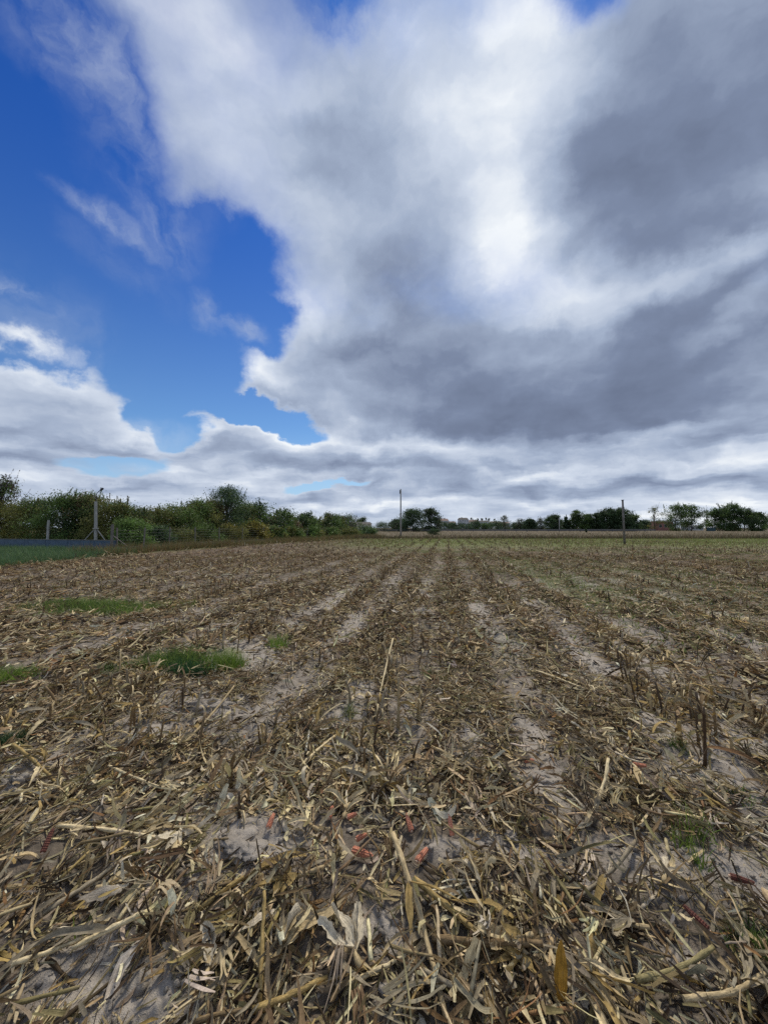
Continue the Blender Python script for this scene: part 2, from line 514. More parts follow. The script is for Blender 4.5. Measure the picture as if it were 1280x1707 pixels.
def mat_soil():
    m, N, out = new_mat('field_soil')
    ob = N.new('ShaderNodeTexCoord').outputs['Object']
    x, y, z = N.sep(ob)[0:3]
    att = N.new('ShaderNodeAttribute', attribute_name='tone').outputs['Color']
    r_ = N.sep(att)
    litter, green, crop = r_[0], r_[1], r_[2]
    n1 = N.noise(ob, 1.6, 6, 0.6); n2 = N.noise(ob, 14.0, 6, 0.65); n3 = N.noise(ob, 75.0, 5, 0.7); n4 = N.noise(ob, 260.0, 2, .6)
    base = N.ramp(n2, [(0.28, (0.16, 0.138, 0.108)), (0.48, (0.34, 0.295, 0.238)), (0.72, (0.49, 0.435, 0.365))])
    base = N.mix(N.smooth(n1, .35, .65), N.mix(0.5, base, (0.33, 0.295, 0.25)), base)
    base = N.mix(N.smooth(n3, 0.62, 0.74), base, (0.52, 0.47, 0.42))           # pale grit
    base = N.mix(N.smooth(n3, 0.40, 0.28), base, (0.085, 0.068, 0.055))
    base = N.mix(N.smooth(n4, .62, .7, 0, .5), base, (.5, .47, .43))
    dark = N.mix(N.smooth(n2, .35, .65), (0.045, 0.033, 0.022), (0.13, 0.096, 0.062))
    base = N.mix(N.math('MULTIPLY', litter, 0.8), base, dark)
    # the field seen far off: trodden straw and thin weeds
    nb = N.noise(ob, 0.9, 5, .6)
    straw = N.mix(N.smooth(N.noise(ob, 5.5, 6, .7), .35, .65), (0.072, 0.048, 0.031), (0.165, 0.118, 0.076))
    grn = N.mix(N.smooth(nb, .35, .65), (0.100, 0.125, 0.036), (0.185, 0.205, 0.070))
    red = N.mix(N.smooth(N.noise(ob, .5, 5, .65), .35, .65), (0.095, 0.073, 0.042), (0.165, 0.132, 0.08))
    dist = N.vmath('LENGTH', ob, out=1)
    base = N.mix(N.smooth(dist, 9.0, 24.0, 0.0, 0.85), base, straw)
    base = N.mix(crop, base, red)
    base = N.mix(N.math('MULTIPLY', green, N.smooth(nb, .25, .6, .55, 1.0)), base, grn)
    h = N.math('ADD', N.math('MULTIPLY', n2, .5), N.math('ADD', N.math('MULTIPLY', n3, .45), N.math('MULTIPLY', n4, .15)))
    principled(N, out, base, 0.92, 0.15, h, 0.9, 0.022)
    return m
M_SOIL = mat_soil()

def mat_foliage(name, trans=0.38):
    m, N, out = new_mat(name)
    a = N.new('ShaderNodeAttribute', attribute_name='tone').outputs['Color']
    ob = N.new('ShaderNodeTexCoord').outputs['Object']
    k = N.lin(N.noise(ob, 2.2, 4, .6), .3, .7, .75, 1.25)
    principled(N, out, N.vmath('SCALE', a, scale=k), 0.6, 0.3, trans=trans)
    return m
M_FOL = mat_foliage('foliage')
M_GRASS = mat_foliage('grass_blade', 0.3)

def mat_plain(name, c1, c2, scale=6.0, rough=0.8, bump=0.3, spec=.25):
    m, N, out = new_mat(name)
    ob = N.new('ShaderNodeTexCoord').outputs['Object']
    n = N.noise(ob, scale, 6, .65)
    n2 = N.noise(ob, scale * 9, 4, .6)
    f = N.smooth(N.math('ADD', N.math('MULTIPLY', n, .7), N.math('MULTIPLY', n2, .3)), .32, .68)
    principled(N, out, N.mix(f, c1, c2), rough, spec, n2, bump, .01)
    return m
M_BARK = mat_plain('bark', (.05, .038, .028), (.12, .095, .07), 8)
M_CONC = mat_plain('concrete', (.24, .24, .23), (.42, .41, .39), 5)
M_CONC_D = mat_plain('old_concrete', (.10, .10, .10), (.19, .185, .18), 3)
M_WOOD = mat_plain('grey_wood', (.10, .09, .08), (.22, .20, .18), 6)
M_SLATE = mat_plain('blue_grey_panel', (.05, .085, .135), (.095, .145, .21), 2.2, .55)
M_METAL = mat_plain('galvanised', (.25, .26, .27), (.4, .41, .42), 10, .45)
M_WIRE = mat_plain('weathered_wire', (.06, .06, .06), (.11, .11, .11), 10, .6)
M_DARKMETAL = mat_plain('dark_metal', (.03, .032, .035), (.06, .06, .065), 10, .5)
M_COB = mat_plain('red_cob', (.55, .19, .10), (.80, .38, .24), 70, .75, .6)
M_COBD = mat_plain('dark_red_cob', (.11, .04, .03), (.22, .085, .06), 70, .75, .6)
M_PITH = mat_plain('cob_pith', (.5, .32, .2), (.7, .52, .38), 60)
M_CLOD = M_SOIL
M_WHITE = mat_plain('pale_render', (.42, .43, .44), (.55, .56, .57), .8)
M_CREAM = mat_plain('cream_render', (.62, .59, .50), (.75, .72, .63), .8)
M_PINK = mat_plain('red_render', (.30, .13, .11), (.40, .20, .17), .8)
M_ROOF = mat_plain('roof_tile', (.20, .13, .11), (.27, .18, .15), 2)
M_ROOFD = mat_plain('dark_roof', (.035, .03, .03), (.07, .06, .055), 2)
M_PANE = mat_plain('window_glass', (.03, .04, .05), (.07, .085, .10), 1, .15, 0, .5)
M_TEAL = mat_plain('teal_sheet', (.035, .065, .07), (.05, .09, .10), 1)

# ------------------------------------------------------------------ ground sheet
def field_edge_x(y):
    """x of the weedy left edge of the maize field at distance y"""
    return np.interp(y, [0, 10, 14.3, 20, 31, 45, 56, 62], [-16.5, -15.2, -14.4, -14.4, -11.6, -6.0, -1.7, 0.5])
def ground():
    rr = np.concatenate([[0.0], np.exp(np.linspace(math.log(.35), math.log(12), 420)), np.exp(np.linspace(math.log(12.1), math.log(6000), 190))])
    fine = np.linspace(-68, 68, 360)
    coarse = np.linspace(68, 292, 45)[1:-1]
    ang = np.radians(np.concatenate([fine, coarse]))
    A, Rr = np.meshgrid(ang, rr)
    X = np.sin(A) * Rr; Y = np.cos(A) * Rr
    Z = ground_z(X, Y)
    n, m = X.shape
    v = np.stack([X, Y, Z], -1).reshape(-1, 3)
    i = np.arange(n - 1)[:, None]; j = np.arange(m)[None, :]
    j2 = (j + 1) % m
    f = np.stack([i * m + j, (i + 1) * m + j, (i + 1) * m + j2, i * m + j2], -1).reshape(-1, 4)
    x, y = v[:, 0], v[:, 1]
    t = np.zeros((len(v), 3))
    b = bare(x, y)
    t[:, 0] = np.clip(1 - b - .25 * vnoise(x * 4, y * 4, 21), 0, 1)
    edge = field_edge_x(y)
    wob = (vnoise(x * .3, y * .3, 22) - .5) * 6
    g = np.clip((y + wob * .7 - 21) / 12, 0, 1) * np.clip((50.5 + wob * .05 - y) / .6, 0, 1) * np.clip((x + 7) / 8, 0, 1)
    g = g * .85
    g = np.maximum(g, np.clip((edge + .6 - x) / .8, 0, 1) * (y < 64) * (y > 0))
    t[:, 1] = np.maximum(g, green_patch(x, y) * .6)
    t[:, 2] = np.clip((y - 50.5) / .8, 0, 1)
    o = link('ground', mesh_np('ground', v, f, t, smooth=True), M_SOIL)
    kind(o, 'structure')
GREEN = []   # (s, t, half width across, half length along, strength)
for (px, py, a, b, k) in [(165, 1010, 1.1, .75, 1), (300, 1105, .30, .22, 1), (12, 1128, .22, .25, 1), (372, 1098, .16, .18, 1), (465, 1072, .16, .3, .7),
                          (8, 1238, .15, .12, 1), (945, 972, .7, 3.5, .8), (880, 945, .8, 4.5, .55), (1150, 985, 3.0, 3.5, .3), (1020, 960, 2.2, 5, .28),
                          (580, 1190, .06, .1, .6), (190, 1112, .2, .2, .5), (830, 1075, .25, .8, .3), (640, 930, .5, 5, .3)]:
    x0, y0 = gp(px, py)
    GREEN.append((row_s(x0, y0), row_t(x0, y0), a, b, k))
def green_patch(x, y):
    s, t = row_s(x, y), row_t(x, y)
    w = (vnoise(x * 4, y * 4, 31) - .5) * .9
    out = np.zeros_like(s)
    for (s0, t0, a, b, k) in GREEN:
        q = np.sqrt(((s - s0) / a) ** 2 + ((t - t0) / b) ** 2) + w
        out = np.maximum(out, np.clip((1.2 - q) / .5, 0, 1) * k)
    return out
ground()

# ------------------------------------------------------------------ ribbons (leaves, shreds, blades) and tubes, many at once
PAL = {'straw': (.74, .60, .35), 'tan': (.505, .39, .215), 'gold': (.43, .305, .12), 'brown': (.225, .155, .080),
       'grey': (.33, .275, .185), 'dark': (.075, .053, .032), 'olive': (.27, .225, .105), 'ash': (.70, .61, .44), 'rust': (.25, .14, .065)}
def tones(n, weights):
    keys = list(weights); w = np.array([weights[k] for k in keys], float); w /= w.sum()
    idx = rng.choice(len(keys), n, p=w)
    c = np.array([PAL[k] for k in keys])[idx]
    return np.clip(c * rng.uniform(.75, 1.22, (n, 1)) * rng.uniform(.94, 1.06, (n, 3)), 0.01, .8)

def ribbons(pos, yaw, pitch, length, width, curl, side, roll, twist, fold, segs, col, prof='leaf', across=3, wave=0.0):
    """pos (M,3). Returns verts, faces, col, uv."""
    M = len(pos)
    t = np.linspace(0, 1, segs + 1)
    ph = rng.uniform(0, 6.28, (M, 1))
    th = pitch[:, None] + curl[:, None] * t + wave * np.sin(t * 7 + ph)
    hd = yaw[:, None] + side[:, None] * t + wave * .7 * np.sin(t * 5 + ph * 1.7)
    T = np.stack([np.cos(th) * np.cos(hd), np.cos(th) * np.sin(hd), np.sin(th)], -1)
    step = (length / segs)[:, None, None]
    P = np.concatenate([np.zeros((M, 1, 3)), np.cumsum((T[:, :-1] + T[:, 1:]) * .5 * step, 1)], 1) + pos[:, None, :]
    S = np.stack([-np.sin(hd), np.cos(hd), np.zeros_like(hd)], -1)
    Nn = np.cross(T, S)
    rl = roll[:, None] + twist[:, None] * t
    S2 = S * np.cos(rl)[..., None] + Nn * np.sin(rl)[..., None]
    N2 = -S * np.sin(rl)[..., None] + Nn * np.cos(rl)[..., None]
    if prof == 'leaf': w = np.minimum(1, .45 + t * 3.0) * np.clip((1 - t) * 2.0, 0.03, 1) ** .7
    elif prof == 'bract': w = np.clip(np.sin(np.pi * np.clip(t * .88 + .10, 0, 1)), .05, 1) ** .8
    elif prof == 'husk': w = np.clip(np.sin(np.pi * np.clip(t * .80 + .08, 0, 1)), .10, 1) ** .6
    elif prof == 'shred': w = np.clip(np.sin(np.pi * (t * .86 + .10)), .08, 1) ** .35
    else: w = (1 - t) * .92 + .08
    W = width[:, None] * w[None, :] * .5
    WL = WR = W
    if segs > 2:
        jg = .45 if prof in ('shred', 'leaf', 'husk') else .12
        WL = W * rng.uniform(1 - jg, 1.12, W.shape); WR = W * rng.uniform(1 - jg, 1.12, W.shape)
    if across == 3:
        V = np.stack([P - S2 * WL[..., None], P - N2 * (W * fold[:, None])[..., None], P + S2 * WR[..., None]], 2)
    else:
        V = np.stack([P - S2 * WL[..., None], P + S2 * WR[..., None]], 2)
    u = np.linspace(0, 1, across)
    UV = np.zeros((M, segs + 1, across, 2))
    UV[..., 0] = u[None, None, :] + rng.uniform(0, 50, (M, 1, 1))
    UV[..., 1] = (t[None, :] * (length[:, None] * 6))[:, :, None] + rng.uniform(0, 50, (M, 1, 1))
    base = np.arange(M)[:, None, None] * (segs + 1) * across
    i = np.arange(segs)[None, :, None]; j = np.arange(across - 1)[None, None, :]
    a = base + i * across + j
    f = np.stack([a, a + 1, a + 1 + across, a + across], -1).reshape(-1, 4)
    C = np.repeat(col[:, None, :], (segs + 1) * across, 1)
    return V.reshape(-1, 3), f, C.reshape(-1, 3), UV.reshape(-1, 2)

def tubes(pos, yaw, pitch, length, rad, curl, col, segs=5, n=6, joints=True):
    M = len(pos)
    t = np.linspace(0, 1, segs + 1)
    th = pitch[:, None] + curl[:, None] * t
    hd = np.repeat(yaw[:, None], segs + 1, 1) + rng.normal(0, .05, (M, segs + 1))
    T = np.stack([np.cos(th) * np.cos(hd), np.cos(th) * np.sin(hd), np.sin(th)], -1)
    step = (length / segs)[:, None, None]
    P = np.concatenate([np.zeros((M, 1, 3)), np.cumsum(T[:, :-1] * step, 1)], 1) + pos[:, None, :]
    S = np.stack([-np.sin(hd), np.cos(hd), np.zeros_like(hd)], -1)
    Nn = np.cross(T, S)
    r = rad[:, None] * (1 - .25 * t)[None, :] * rng.uniform(.85, 1.15, (M, segs + 1))
    if joints: r = r * np.where(np.arange(segs + 1) % 2 == 1, 1.18, .93)
    q = np.arange(n) * 2 * np.pi / n
    V = P[:, :, None, :] + (S[:, :, None, :] * np.cos(q)[None, None, :, None] + Nn[:, :, None, :] * np.sin(q)[None, None, :, None] * .8) * r[:, :, None, None]
    UV = np.zeros((M, segs + 1, n, 2))
    UV[..., 0] = (np.abs(np.arange(n) - n / 2) / n)[None, None, :] + rng.uniform(0, 50, (M, 1, 1))
    UV[..., 1] = (t[None, :] * length[:, None] * 6)[:, :, None]
    base = np.arange(M)[:, None, None] * (segs + 1) * n
    i = np.arange(segs)[None, :, None]; j = np.arange(n)[None, None, :]; j2 = (j + 1) % n
    f = np.stack([base + i * n + j, base + i * n + j2, base + (i + 1) * n + j2, base + (i + 1) * n + j], -1).reshape(-1, 4)
    b1 = np.arange(M)[:, None] * (segs + 1) * n
    caps = [(b1 + segs * n + np.arange(n)[None, :]), (b1 + np.arange(n)[None, ::-1])]
    C = np.repeat(col[:, None, :], (segs + 1) * n, 1)
    C = C.reshape(M, segs + 1, n, 3)
    C[:, -1] = C[:, -1] * .6 + np.array([.30, .24, .16]) * .4
    return V.reshape(-1, 3), [f] + caps, C.reshape(-1, 3), UV.reshape(-1, 2)

def clamp_ground(v, lift=0.003):
    z = ground_z(v[:, 0], v[:, 1]) + lift
    v[:, 2] = np.maximum(v[:, 2], z)
    return v

def scatter(n, r0, r1, half=62, power=1.0):
    """random ground points in a sector in front of the camera"""
    u = rng.uniform(0, 1, n)
    r = np.sqrt(r0 ** 2 + u * (r1 ** 2 - r0 ** 2))
    a = np.radians(rng.uniform(-half, half, n))
    x, y = np.sin(a) * r, np.cos(a) * r
    return x, y
COB_AT = [gp(*c) for c in [(603, 1442), (704, 1446), (751, 1410), (682, 1392), (602, 1410), (586, 1376), (551, 1374), (451, 1400), (1237, 1492), (1066, 1296), (881, 1270), (78, 1440), (1162, 1548)]]
def keep_field(x, y, strength=.9):
    b = bare(x, y) * np.clip(1.15 - np.hypot(x, y) / 30, .5, 1)
    clump = vnoise(x * 2.3, y * 2.3, 41) * .6 + vnoise(x * 6, y * 6, 42) * .4
    s = row_s(x, y); r_ = np.hypot(x, y)
    heap = .5 + .5 * np.cos((s - .12) * 2 * np.pi / 1.0)
    p = (1 - strength * b) * np.clip(.02 + 1.3 * (clump - .25) + .50 * heap, .08, 1)
    p = np.maximum(p, .55 * (1 - b) * (r_ < 3.6))
    p = p * np.clip(1 - (y - 20) / 10 * (x > -4), .12, 1)
    p = p * (1 - .75 * np.clip(green_patch(x, y) * 1.0, 0, 1) * (np.hypot(x, y) > 3))
    for (cx, cy) in COB_AT: p = p * (np.hypot(x - cx, (y - cy + .03) * .8) > .075)
    p = p * (x > field_edge_x(y) + .1)
    return rng.uniform(0, 1, len(x)) < p

NEARW = {'straw': 15, 'tan': 18, 'gold': 4, 'brown': 24, 'grey': 17, 'dark': 22, 'olive': 14, 'ash': 5, 'rust': 2}
MIDW = {'straw': 14, 'tan': 19, 'gold': 3, 'brown': 33, 'grey': 8, 'dark': 26, 'olive': 8, 'ash': 4, 'rust': 7}
FARW = {'straw': 6, 'tan': 15, 'gold': 6, 'brown': 38, 'grey': 6, 'dark': 26, 'olive': 8, 'ash': 3, 'rust': 12}

def litter(name, n, r0, r1, lmin, lmax, wmin, wmax, segs, across, weights, half=62, stack=.05, prof='leaf', curl=1.0, pit=.25, strength=.9, fray=1, about=None):
    x, y = scatter(n, r0, r1, half)
    if about:           # heaped round a few spots
        c = np.array(about)[rng.integers(0, len(about), n)] + rng.normal(0, .15, (n, 2))
        x, y = c[:, 0], c[:, 1]
    k = keep_field(x, y, strength)
    x, y = x[k], y[k]
    M = len(x)
    z = ground_z(x, y) + rng.uniform(0.002, 1, M) ** 2 * stack
    L = lmin * (lmax / lmin) ** rng.uniform(0, 1, M)
    W = np.minimum(wmin * (wmax / wmin) ** rng.uniform(0, 1, M), L * .4)
    along = np.pi / 2 - ROW_YAW
    yaw = np.where(rng.uniform(0, 1, M) < .35, along + rng.normal(0, .5, M) + np.pi * rng.integers(0, 2, M), rng.uniform(0, 2 * np.pi, M))
    pitch = rng.normal(.05, pit, M); cu = rng.normal(-.15, .7 * curl, M); si = rng.normal(0, .6 * curl, M)
    ro = rng.normal(0, .8, M); tw = rng.normal(0, 1.2 * curl, M); fo = rng.uniform(-.2, .9, M); c = tones(M, weights)
    if fray > 1:        # a leaf torn lengthwise into strips
        k = np.repeat(np.arange(M), fray); j = np.tile(np.arange(fray), M) - (fray - 1) / 2
        x = x[k] - np.sin(yaw[k]) * j * W[k] / fray; y = y[k] + np.cos(yaw[k]) * j * W[k] / fray; z = z[k] + rng.uniform(0, .012, len(k))
        yaw = yaw[k] + rng.normal(0, .13, len(k)) + j * .05; L = L[k] * rng.uniform(.5, 1, len(k)); W = W[k] / fray * 1.1
        pitch = pitch[k] + rng.normal(0, .1, len(k)); cu = cu[k] + rng.normal(0, .4, len(k)); si = si[k] + rng.normal(0, .2, len(k))
        ro = ro[k]; tw = tw[k] + rng.normal(0, .5, len(k)); fo = fo[k]; c = c[k] * rng.uniform(.8, 1.2, (len(k), 1)); M = len(k)
    V, f, C, UV = ribbons(np.stack([x, y, z], -1), yaw, pitch, L, W, cu, si, ro, tw, fo, segs, c, prof, across, .16 * curl)
    clamp_ground(V, .004)
    o = link(name, mesh_np(name, V, f, C, UV, smooth=True), M_LEAF)
    kind(o, 'stuff')
    return o

# fine chaff, shredded leaves and longer leaves, thinning out with distance
litter('maize_chaff', 60000, .7, 5.0, .012, .06, .002, .010, 1, 2, NEARW, 58, .012, 'shred', .5, .15, .55)
litter('shredded_leaf_litter', 46000, .7, 4.6, .035, .15, .005, .020, 3, 3, NEARW, 60, .075, 'shred', .75, .18)
litter('torn_leaf_litter', 5000, .7, 4.6, .09, .24, .020, .048, 5, 2, NEARW, 60, .08, 'shred', .8, .2, .9, 4)
litter('dry_leaf_litter', 1500, .7, 4.6, .12, .28, .010, .026, 8, 3, NEARW, 60, .05, 'leaf', 1.0, .20)
litter('husk_litter', 2600, .7, 7, .06, .17, .018, .046, 7, 3, {'ash': 10, 'straw': 12, 'tan': 4, 'grey': 3}, 60, .05, 'husk', 1.0, .22, .95)
litter('husk_litter', 420, .9, 3.4, .07, .17, .016, .040, 9, 3, {'ash': 12, 'straw': 10, 'tan': 2}, 60, .07, 'husk', 1.4, .25, .5, 1, [gp(525, 1375), gp(340, 1290), gp(650, 1385), gp(300, 1410), gp(235, 1385), gp(430, 1330)])
litter('shredded_leaf_litter', 70000, 4.6, 10, .05, .20, .008, .030, 2, 2, MIDW, 55, .06, 'shred', .6, .18)
litter('torn_leaf_litter', 6000, 4.6, 10, .12, .32, .03, .07, 4, 2, MIDW, 55, .08, 'shred', .8, .22, .9, 3)
litter('far_leaf_litter', 76000, 10, 22, .10, .32, .016, .042, 1, 2, FARW, 52, .08, 'shred', .6, .25)
litter('far_leaf_litter', 44000, 22, 52, .16, .45, .03, .065, 1, 2, FARW, 50, .10, 'shred', .5, .4)

def crumbs(name, n, r0, r1, smin, smax, mat):
    """crumbs and small clods on the bare soil"""
    x, y = scatter(n, r0, r1, 58)
    k = rng.uniform(0, 1, n) < .22 + .8 * bare(x, y)
    x, y = x[k], y[k]; M = len(x)
    s = smin * (smax / smin) ** (rng.uniform(0, 1, M) ** 2.2)
    base = np.array([[1, 0, 0], [.3, .95, 0], [-.8, .6, 0], [-.8, -.6, 0], [.3, -.95, 0], [.15, .1, .85], [-.2, -.1, -.8]], float)
    f0 = np.array([[0, 1, 5], [1, 2, 5], [2, 3, 5], [3, 4, 5], [4, 0, 5], [1, 0, 6], [2, 1, 6], [3, 2, 6], [4, 3, 6], [0, 4, 6]])
    a = rng.uniform(0, 6.28, M)
    V = base[None] * rng.uniform(.6, 1.3, (M, 7, 3)) * s[:, None, None]
    X = V[..., 0] * np.cos(a)[:, None] - V[..., 1] * np.sin(a)[:, None]; Y = V[..., 0] * np.sin(a)[:, None] + V[..., 1] * np.cos(a)[:, None]
    V = np.stack([X + x[:, None], Y + y[:, None], V[..., 2] * .75 + (ground_z(x, y) + s * .18)[:, None]], -1)
    f = (f0[None] + (np.arange(M) * 7)[:, None, None]).reshape(-1, 3)
    return kind(link(name, mesh_np(name, V.reshape(-1, 3), f, np.tile([[.15, 0, 0]], (M * 7, 1)), smooth=False), mat), 'stuff')
crumbs('soil_crumbs', 26000, .8, 6, .003, .022, M_SOIL)
crumbs('soil_crumbs', 9000, 6, 14, .010, .045, M_SOIL)

# ------------------------------------------------------------------ far stubble and broken stalks (past counting)
def stubble(name, t0, t1, ds, dt, hmin, hmax, rad, half=50, n=4, r_min=0, weights=FARW, leafn=1, off=.12):
    smax = math.ceil(t1 * 1.25)
    S, T = np.meshgrid(np.arange(-smax, smax, ds), np.arange(t0, t1, dt))
    s = S.ravel() + off + rng.normal(0, .07, S.size); t = T.ravel() + rng.uniform(-.5, .5, S.size) * dt
    x, y = from_row(s, t)
    r = np.hypot(x, y); a = np.degrees(np.arctan2(x, y))
    ok = (np.abs(a) < half) & (r > max(r_min, t0)) & (r < t1) & (x > field_edge_x(y) + .3) & (y < 50)
    ok &= rng.uniform(0, 1, s.size) < np.clip(.25 + 1.1 * (vnoise(x * .9, y * .9, 51) - .2), .1, .95)
    ok &= rng.uniform(0, 1, s.size) > green_patch(x, y) * .8
    x, y = x[ok], y[ok]; M = len(x)
    z = ground_z(x, y) - .02
    h = rng.uniform(hmin, hmax, M) * rng.uniform(.6, 1, M)
    V, f, C, UV = tubes(np.stack([x, y, z], -1), rng.uniform(0, 6.28, M), R(90) + rng.normal(0, .30, M), h, rng.uniform(.8, 1.3, M) * rad,
                        rng.normal(0, .25, M), tones(M, weights), 2, n)
    fs = list(f); vs_, cs, us = [V], [C], [UV]; off = len(V)
    for q in range(leafn):
        V2, f2, C2, U2 = ribbons(np.stack([x, y, z + h * rng.uniform(.2, .95, M)], -1), rng.uniform(0, 6.28, M), rng.normal(.5, .5, M), rng.uniform(.10, .38, M),
                                 rng.uniform(1.0, 3.2, M) * rad, rng.normal(-1.8, .7, M), rng.normal(0, .6, M), rng.normal(0, .6, M), rng.normal(0, 1.2, M),
                                 rng.uniform(0, .6, M), 4, tones(M, weights), 'shred', 2, .1)
        clamp_ground(V2, .004)
        fs.append(f2 + off); off += len(V2); vs_.append(V2); cs.append(C2); us.append(U2)
    o = link(name, mesh_np(name, np.concatenate(vs_), fs, np.concatenate(cs), np.concatenate(us), smooth=True), M_LEAF)
    return kind(o, 'stuff')
stubble('stubble', 7.5, 24, 1.0, .11, .08, .32, .012, leafn=3, weights=MIDW)
stubble('stubble', 24, 50, 1.0, .22, .10, .34, .016)

def loose_stalks(name, n, r0, r1, lmin, lmax, rad, segs, sides, half):
    x, y = scatter(n, r0, r1, half)
    k = keep_field(x, y, .9); x, y = x[k], y[k]; M = len(x)
    z = ground_z(x, y) + rng.uniform(.005, .05, M)
    yaw = np.where(rng.uniform(0, 1, M) < .45, np.pi / 2 - ROW_YAW + rng.normal(0, .5, M), rng.uniform(0, 6.28, M))
    V, f, C, UV = tubes(np.stack([x, y, z], -1), yaw, rng.normal(.04, .12, M), rng.uniform(lmin, lmax, M), rng.uniform(.7, 1.3, M) * rad,
                        rng.normal(0, .25, M), tones(M, NEARW), segs, sides)
    clamp_ground(V, .003)
    return kind(link(name, mesh_np(name, V, f, C, UV, smooth=True), M_STALK), 'stuff')
loose_stalks('broken_stalk_litter', 2600, .8, 6, .05, .20, .0062, 4, 6, 58)
loose_stalks('broken_stalk_litter', 3600, 6, 16, .10, .38, .010, 3, 5, 54)

# ------------------------------------------------------------------ single things on the near field
def taken():
    return []
def one_ribbon(name, base, yaw, pitch, L, W, curl, side, roll, twist, fold, col, segs=10, prof='leaf', wave=.08, clamp=None):
    A = lambda v: np.array([v], float)
    V, f, C, UV = ribbons(np.array([base], float), A(yaw), A(pitch), A(L), A(W), A(curl), A(side), A(roll), A(twist), A(fold), segs, np.array([col], float), prof, 3, wave)
    if clamp is not None: V[:, 2] = np.maximum(V[:, 2], clamp)
    return mesh_np(name, V, f, C, UV, smooth=True)
def one_tube(name, base, yaw, pitch, L, rad, curl, col, segs=8, n=8):
    A = lambda v: np.array([v], float)
    V, f, C, UV = tubes(np.array([base], float), A(yaw), A(pitch), A(L), A(rad), A(curl), np.array([col], float), segs, n)
    return mesh_np(name, V, f, C, UV, smooth=True)
def tone(k, j=.15):
    c = np.array(PAL[k]) * random.uniform(1 - j, 1 + j)
    return tuple(c)

# --- stubs: a cut standing stalk with torn leaves
def make_stub(h, col, nleaf, lean, bent=0.0, rad=.0095, long_leaf=.3):
    o = link('maize_stub', one_tube('maize_stub', (0, 0, -.03), random.uniform(0, 6.28), R(90) - lean, h + .03, rad, bent, col, 7, 8), M_STALK)
    for q in range(nleaf):
        zb = h * random.uniform(.1, .85)
        yw = random.uniform(0, 6.28)
        me = one_ribbon('leaf', (math.cos(yw) * .006, math.sin(yw) * .006, zb), yw, random.uniform(.5, 1.35), random.uniform(.5, 1.2) * long_leaf,
                        random.uniform(.010, .030), random.uniform(-2.9, -1.0), random.uniform(-.8, .8), random.uniform(-.5, .5), random.uniform(-1.5, 1.5),
                        random.uniform(.1, .8), tone(random.choice(['tan', 'brown', 'straw', 'grey', 'olive', 'gold', 'brown'])), 9, 'shred', .10, clamp=.004)
        link('leaf', me, M_LEAF, o)
    return o
STUBS = []; STUB_LOOK = []
STUBC = {'brown': 'brown', 'tan': 'tan', 'gold': 'yellowish', 'grey': 'greyish', 'dark': 'dark'}
for i in range(20):
    ck = ['brown', 'tan', 'brown', 'gold', 'grey', 'brown', 'tan', 'grey', 'brown', 'dark'][i % 10]; hh = random.uniform(.10, .32)
    STUB_LOOK.append((hh, STUBC[ck]))
    STUBS.append(make_stub(hh, tone(ck) if ck != 'dark' else (.12, .085, .055), random.choice([3, 4, 4, 5, 6]),
                           abs(random.gauss(0, .18)), random.gauss(0, .3), random.uniform(.007, .012), random.uniform(.11, .25)))
for i in range(8):       # nearly bare ones
    ck = ['brown', 'brown', 'dark', 'tan'][i % 4]; hh = .10 + .022 * i
    STUB_LOOK.append((hh, 'bare ' + STUBC[ck]))
    STUBS.append(make_stub(hh, tone(ck) if ck != 'dark' else (.12, .085, .055), 1 + i % 2, abs(random.gauss(0, .16)), random.gauss(0, .5), random.uniform(.0055, .0095), .13))
used = set()
def stub_words(i):
    h, c = STUB_LOOK[i]
    return ('taller ' if h > .21 else 'short ') + c + ' stub'
def place_stub(i, x, y, rz, sc, label, group):
    if i in used: o = copy_tree(STUBS[i])
    else: o = STUBS[i]; used.add(i)
    o.location = (x, y, gz(x, y)); o.rotation_euler = (random.gauss(0, .06), random.gauss(0, .06), rz); o.scale = (sc,) * 3
    return later(o, stub_words(i), 'maize stub', group)

ROWS = {   # pixel runs of the three strong stubble rows near the camera, in the photograph
    'right': ([(985, 1040), (1010, 1075), (1045, 1110), (1075, 1150), (1110, 1190), (1150, 1225), (1180, 1262), (1235, 1190), (1270, 1215)], 80,
              'cut brown maize stub standing in the stubble row beyond the bare strip to the right'),
    'middle': ([(700, 1010), (690, 1060), (680, 1095), (660, 1130), (640, 1170), (628, 1200), (590, 1085), (600, 1130), (615, 1300), (640, 1260)], 62,
               'cut maize stub with torn leaves in the stubble row running up the middle'),
    'left': ([(430, 1050), (395, 1085), (245, 1150), (255, 1190), (285, 1215), (225, 1200), (470, 1235), (455, 1250), (500, 1215), (420, 1290), (150, 1165), (70, 1190)], 70,
             'cut maize stub with hanging leaves in the stubble left of the bare soil'),
}
for key, (pts, n, lab) in ROWS.items():
    for k in range(n):
        if key in ('right',):
            q = random.random() ** .8 * 5.999; a = int(q); fr = q - a
            px = pts[a][0] * (1 - fr) + pts[a + 1][0] * fr; py = pts[a][1] * (1 - fr) + pts[a + 1][1] * fr
            if random.random() < .15: px, py = random.choice(pts[-2:])
        else:
            px, py = random.choice(pts)
        x, y = gp(px, py)
        spread = .085 if key == 'right' else .16
        x += random.gauss(0, spread); y += random.gauss(0, spread * 1.6)
        place_stub(random.randrange(20, 28) if random.random() < (.5 if key == 'right' else .3) else random.randrange(20), x, y, random.uniform(0, 6.28), random.uniform(.75, 1.2) * (1.05 if key == 'right' else 1), lab, key_group := {
            'right': 'stubs of the right stubble row', 'middle': 'stubs of the middle stubble row', 'left': 'stubs of the left stubble'}[key])
nmid = 0
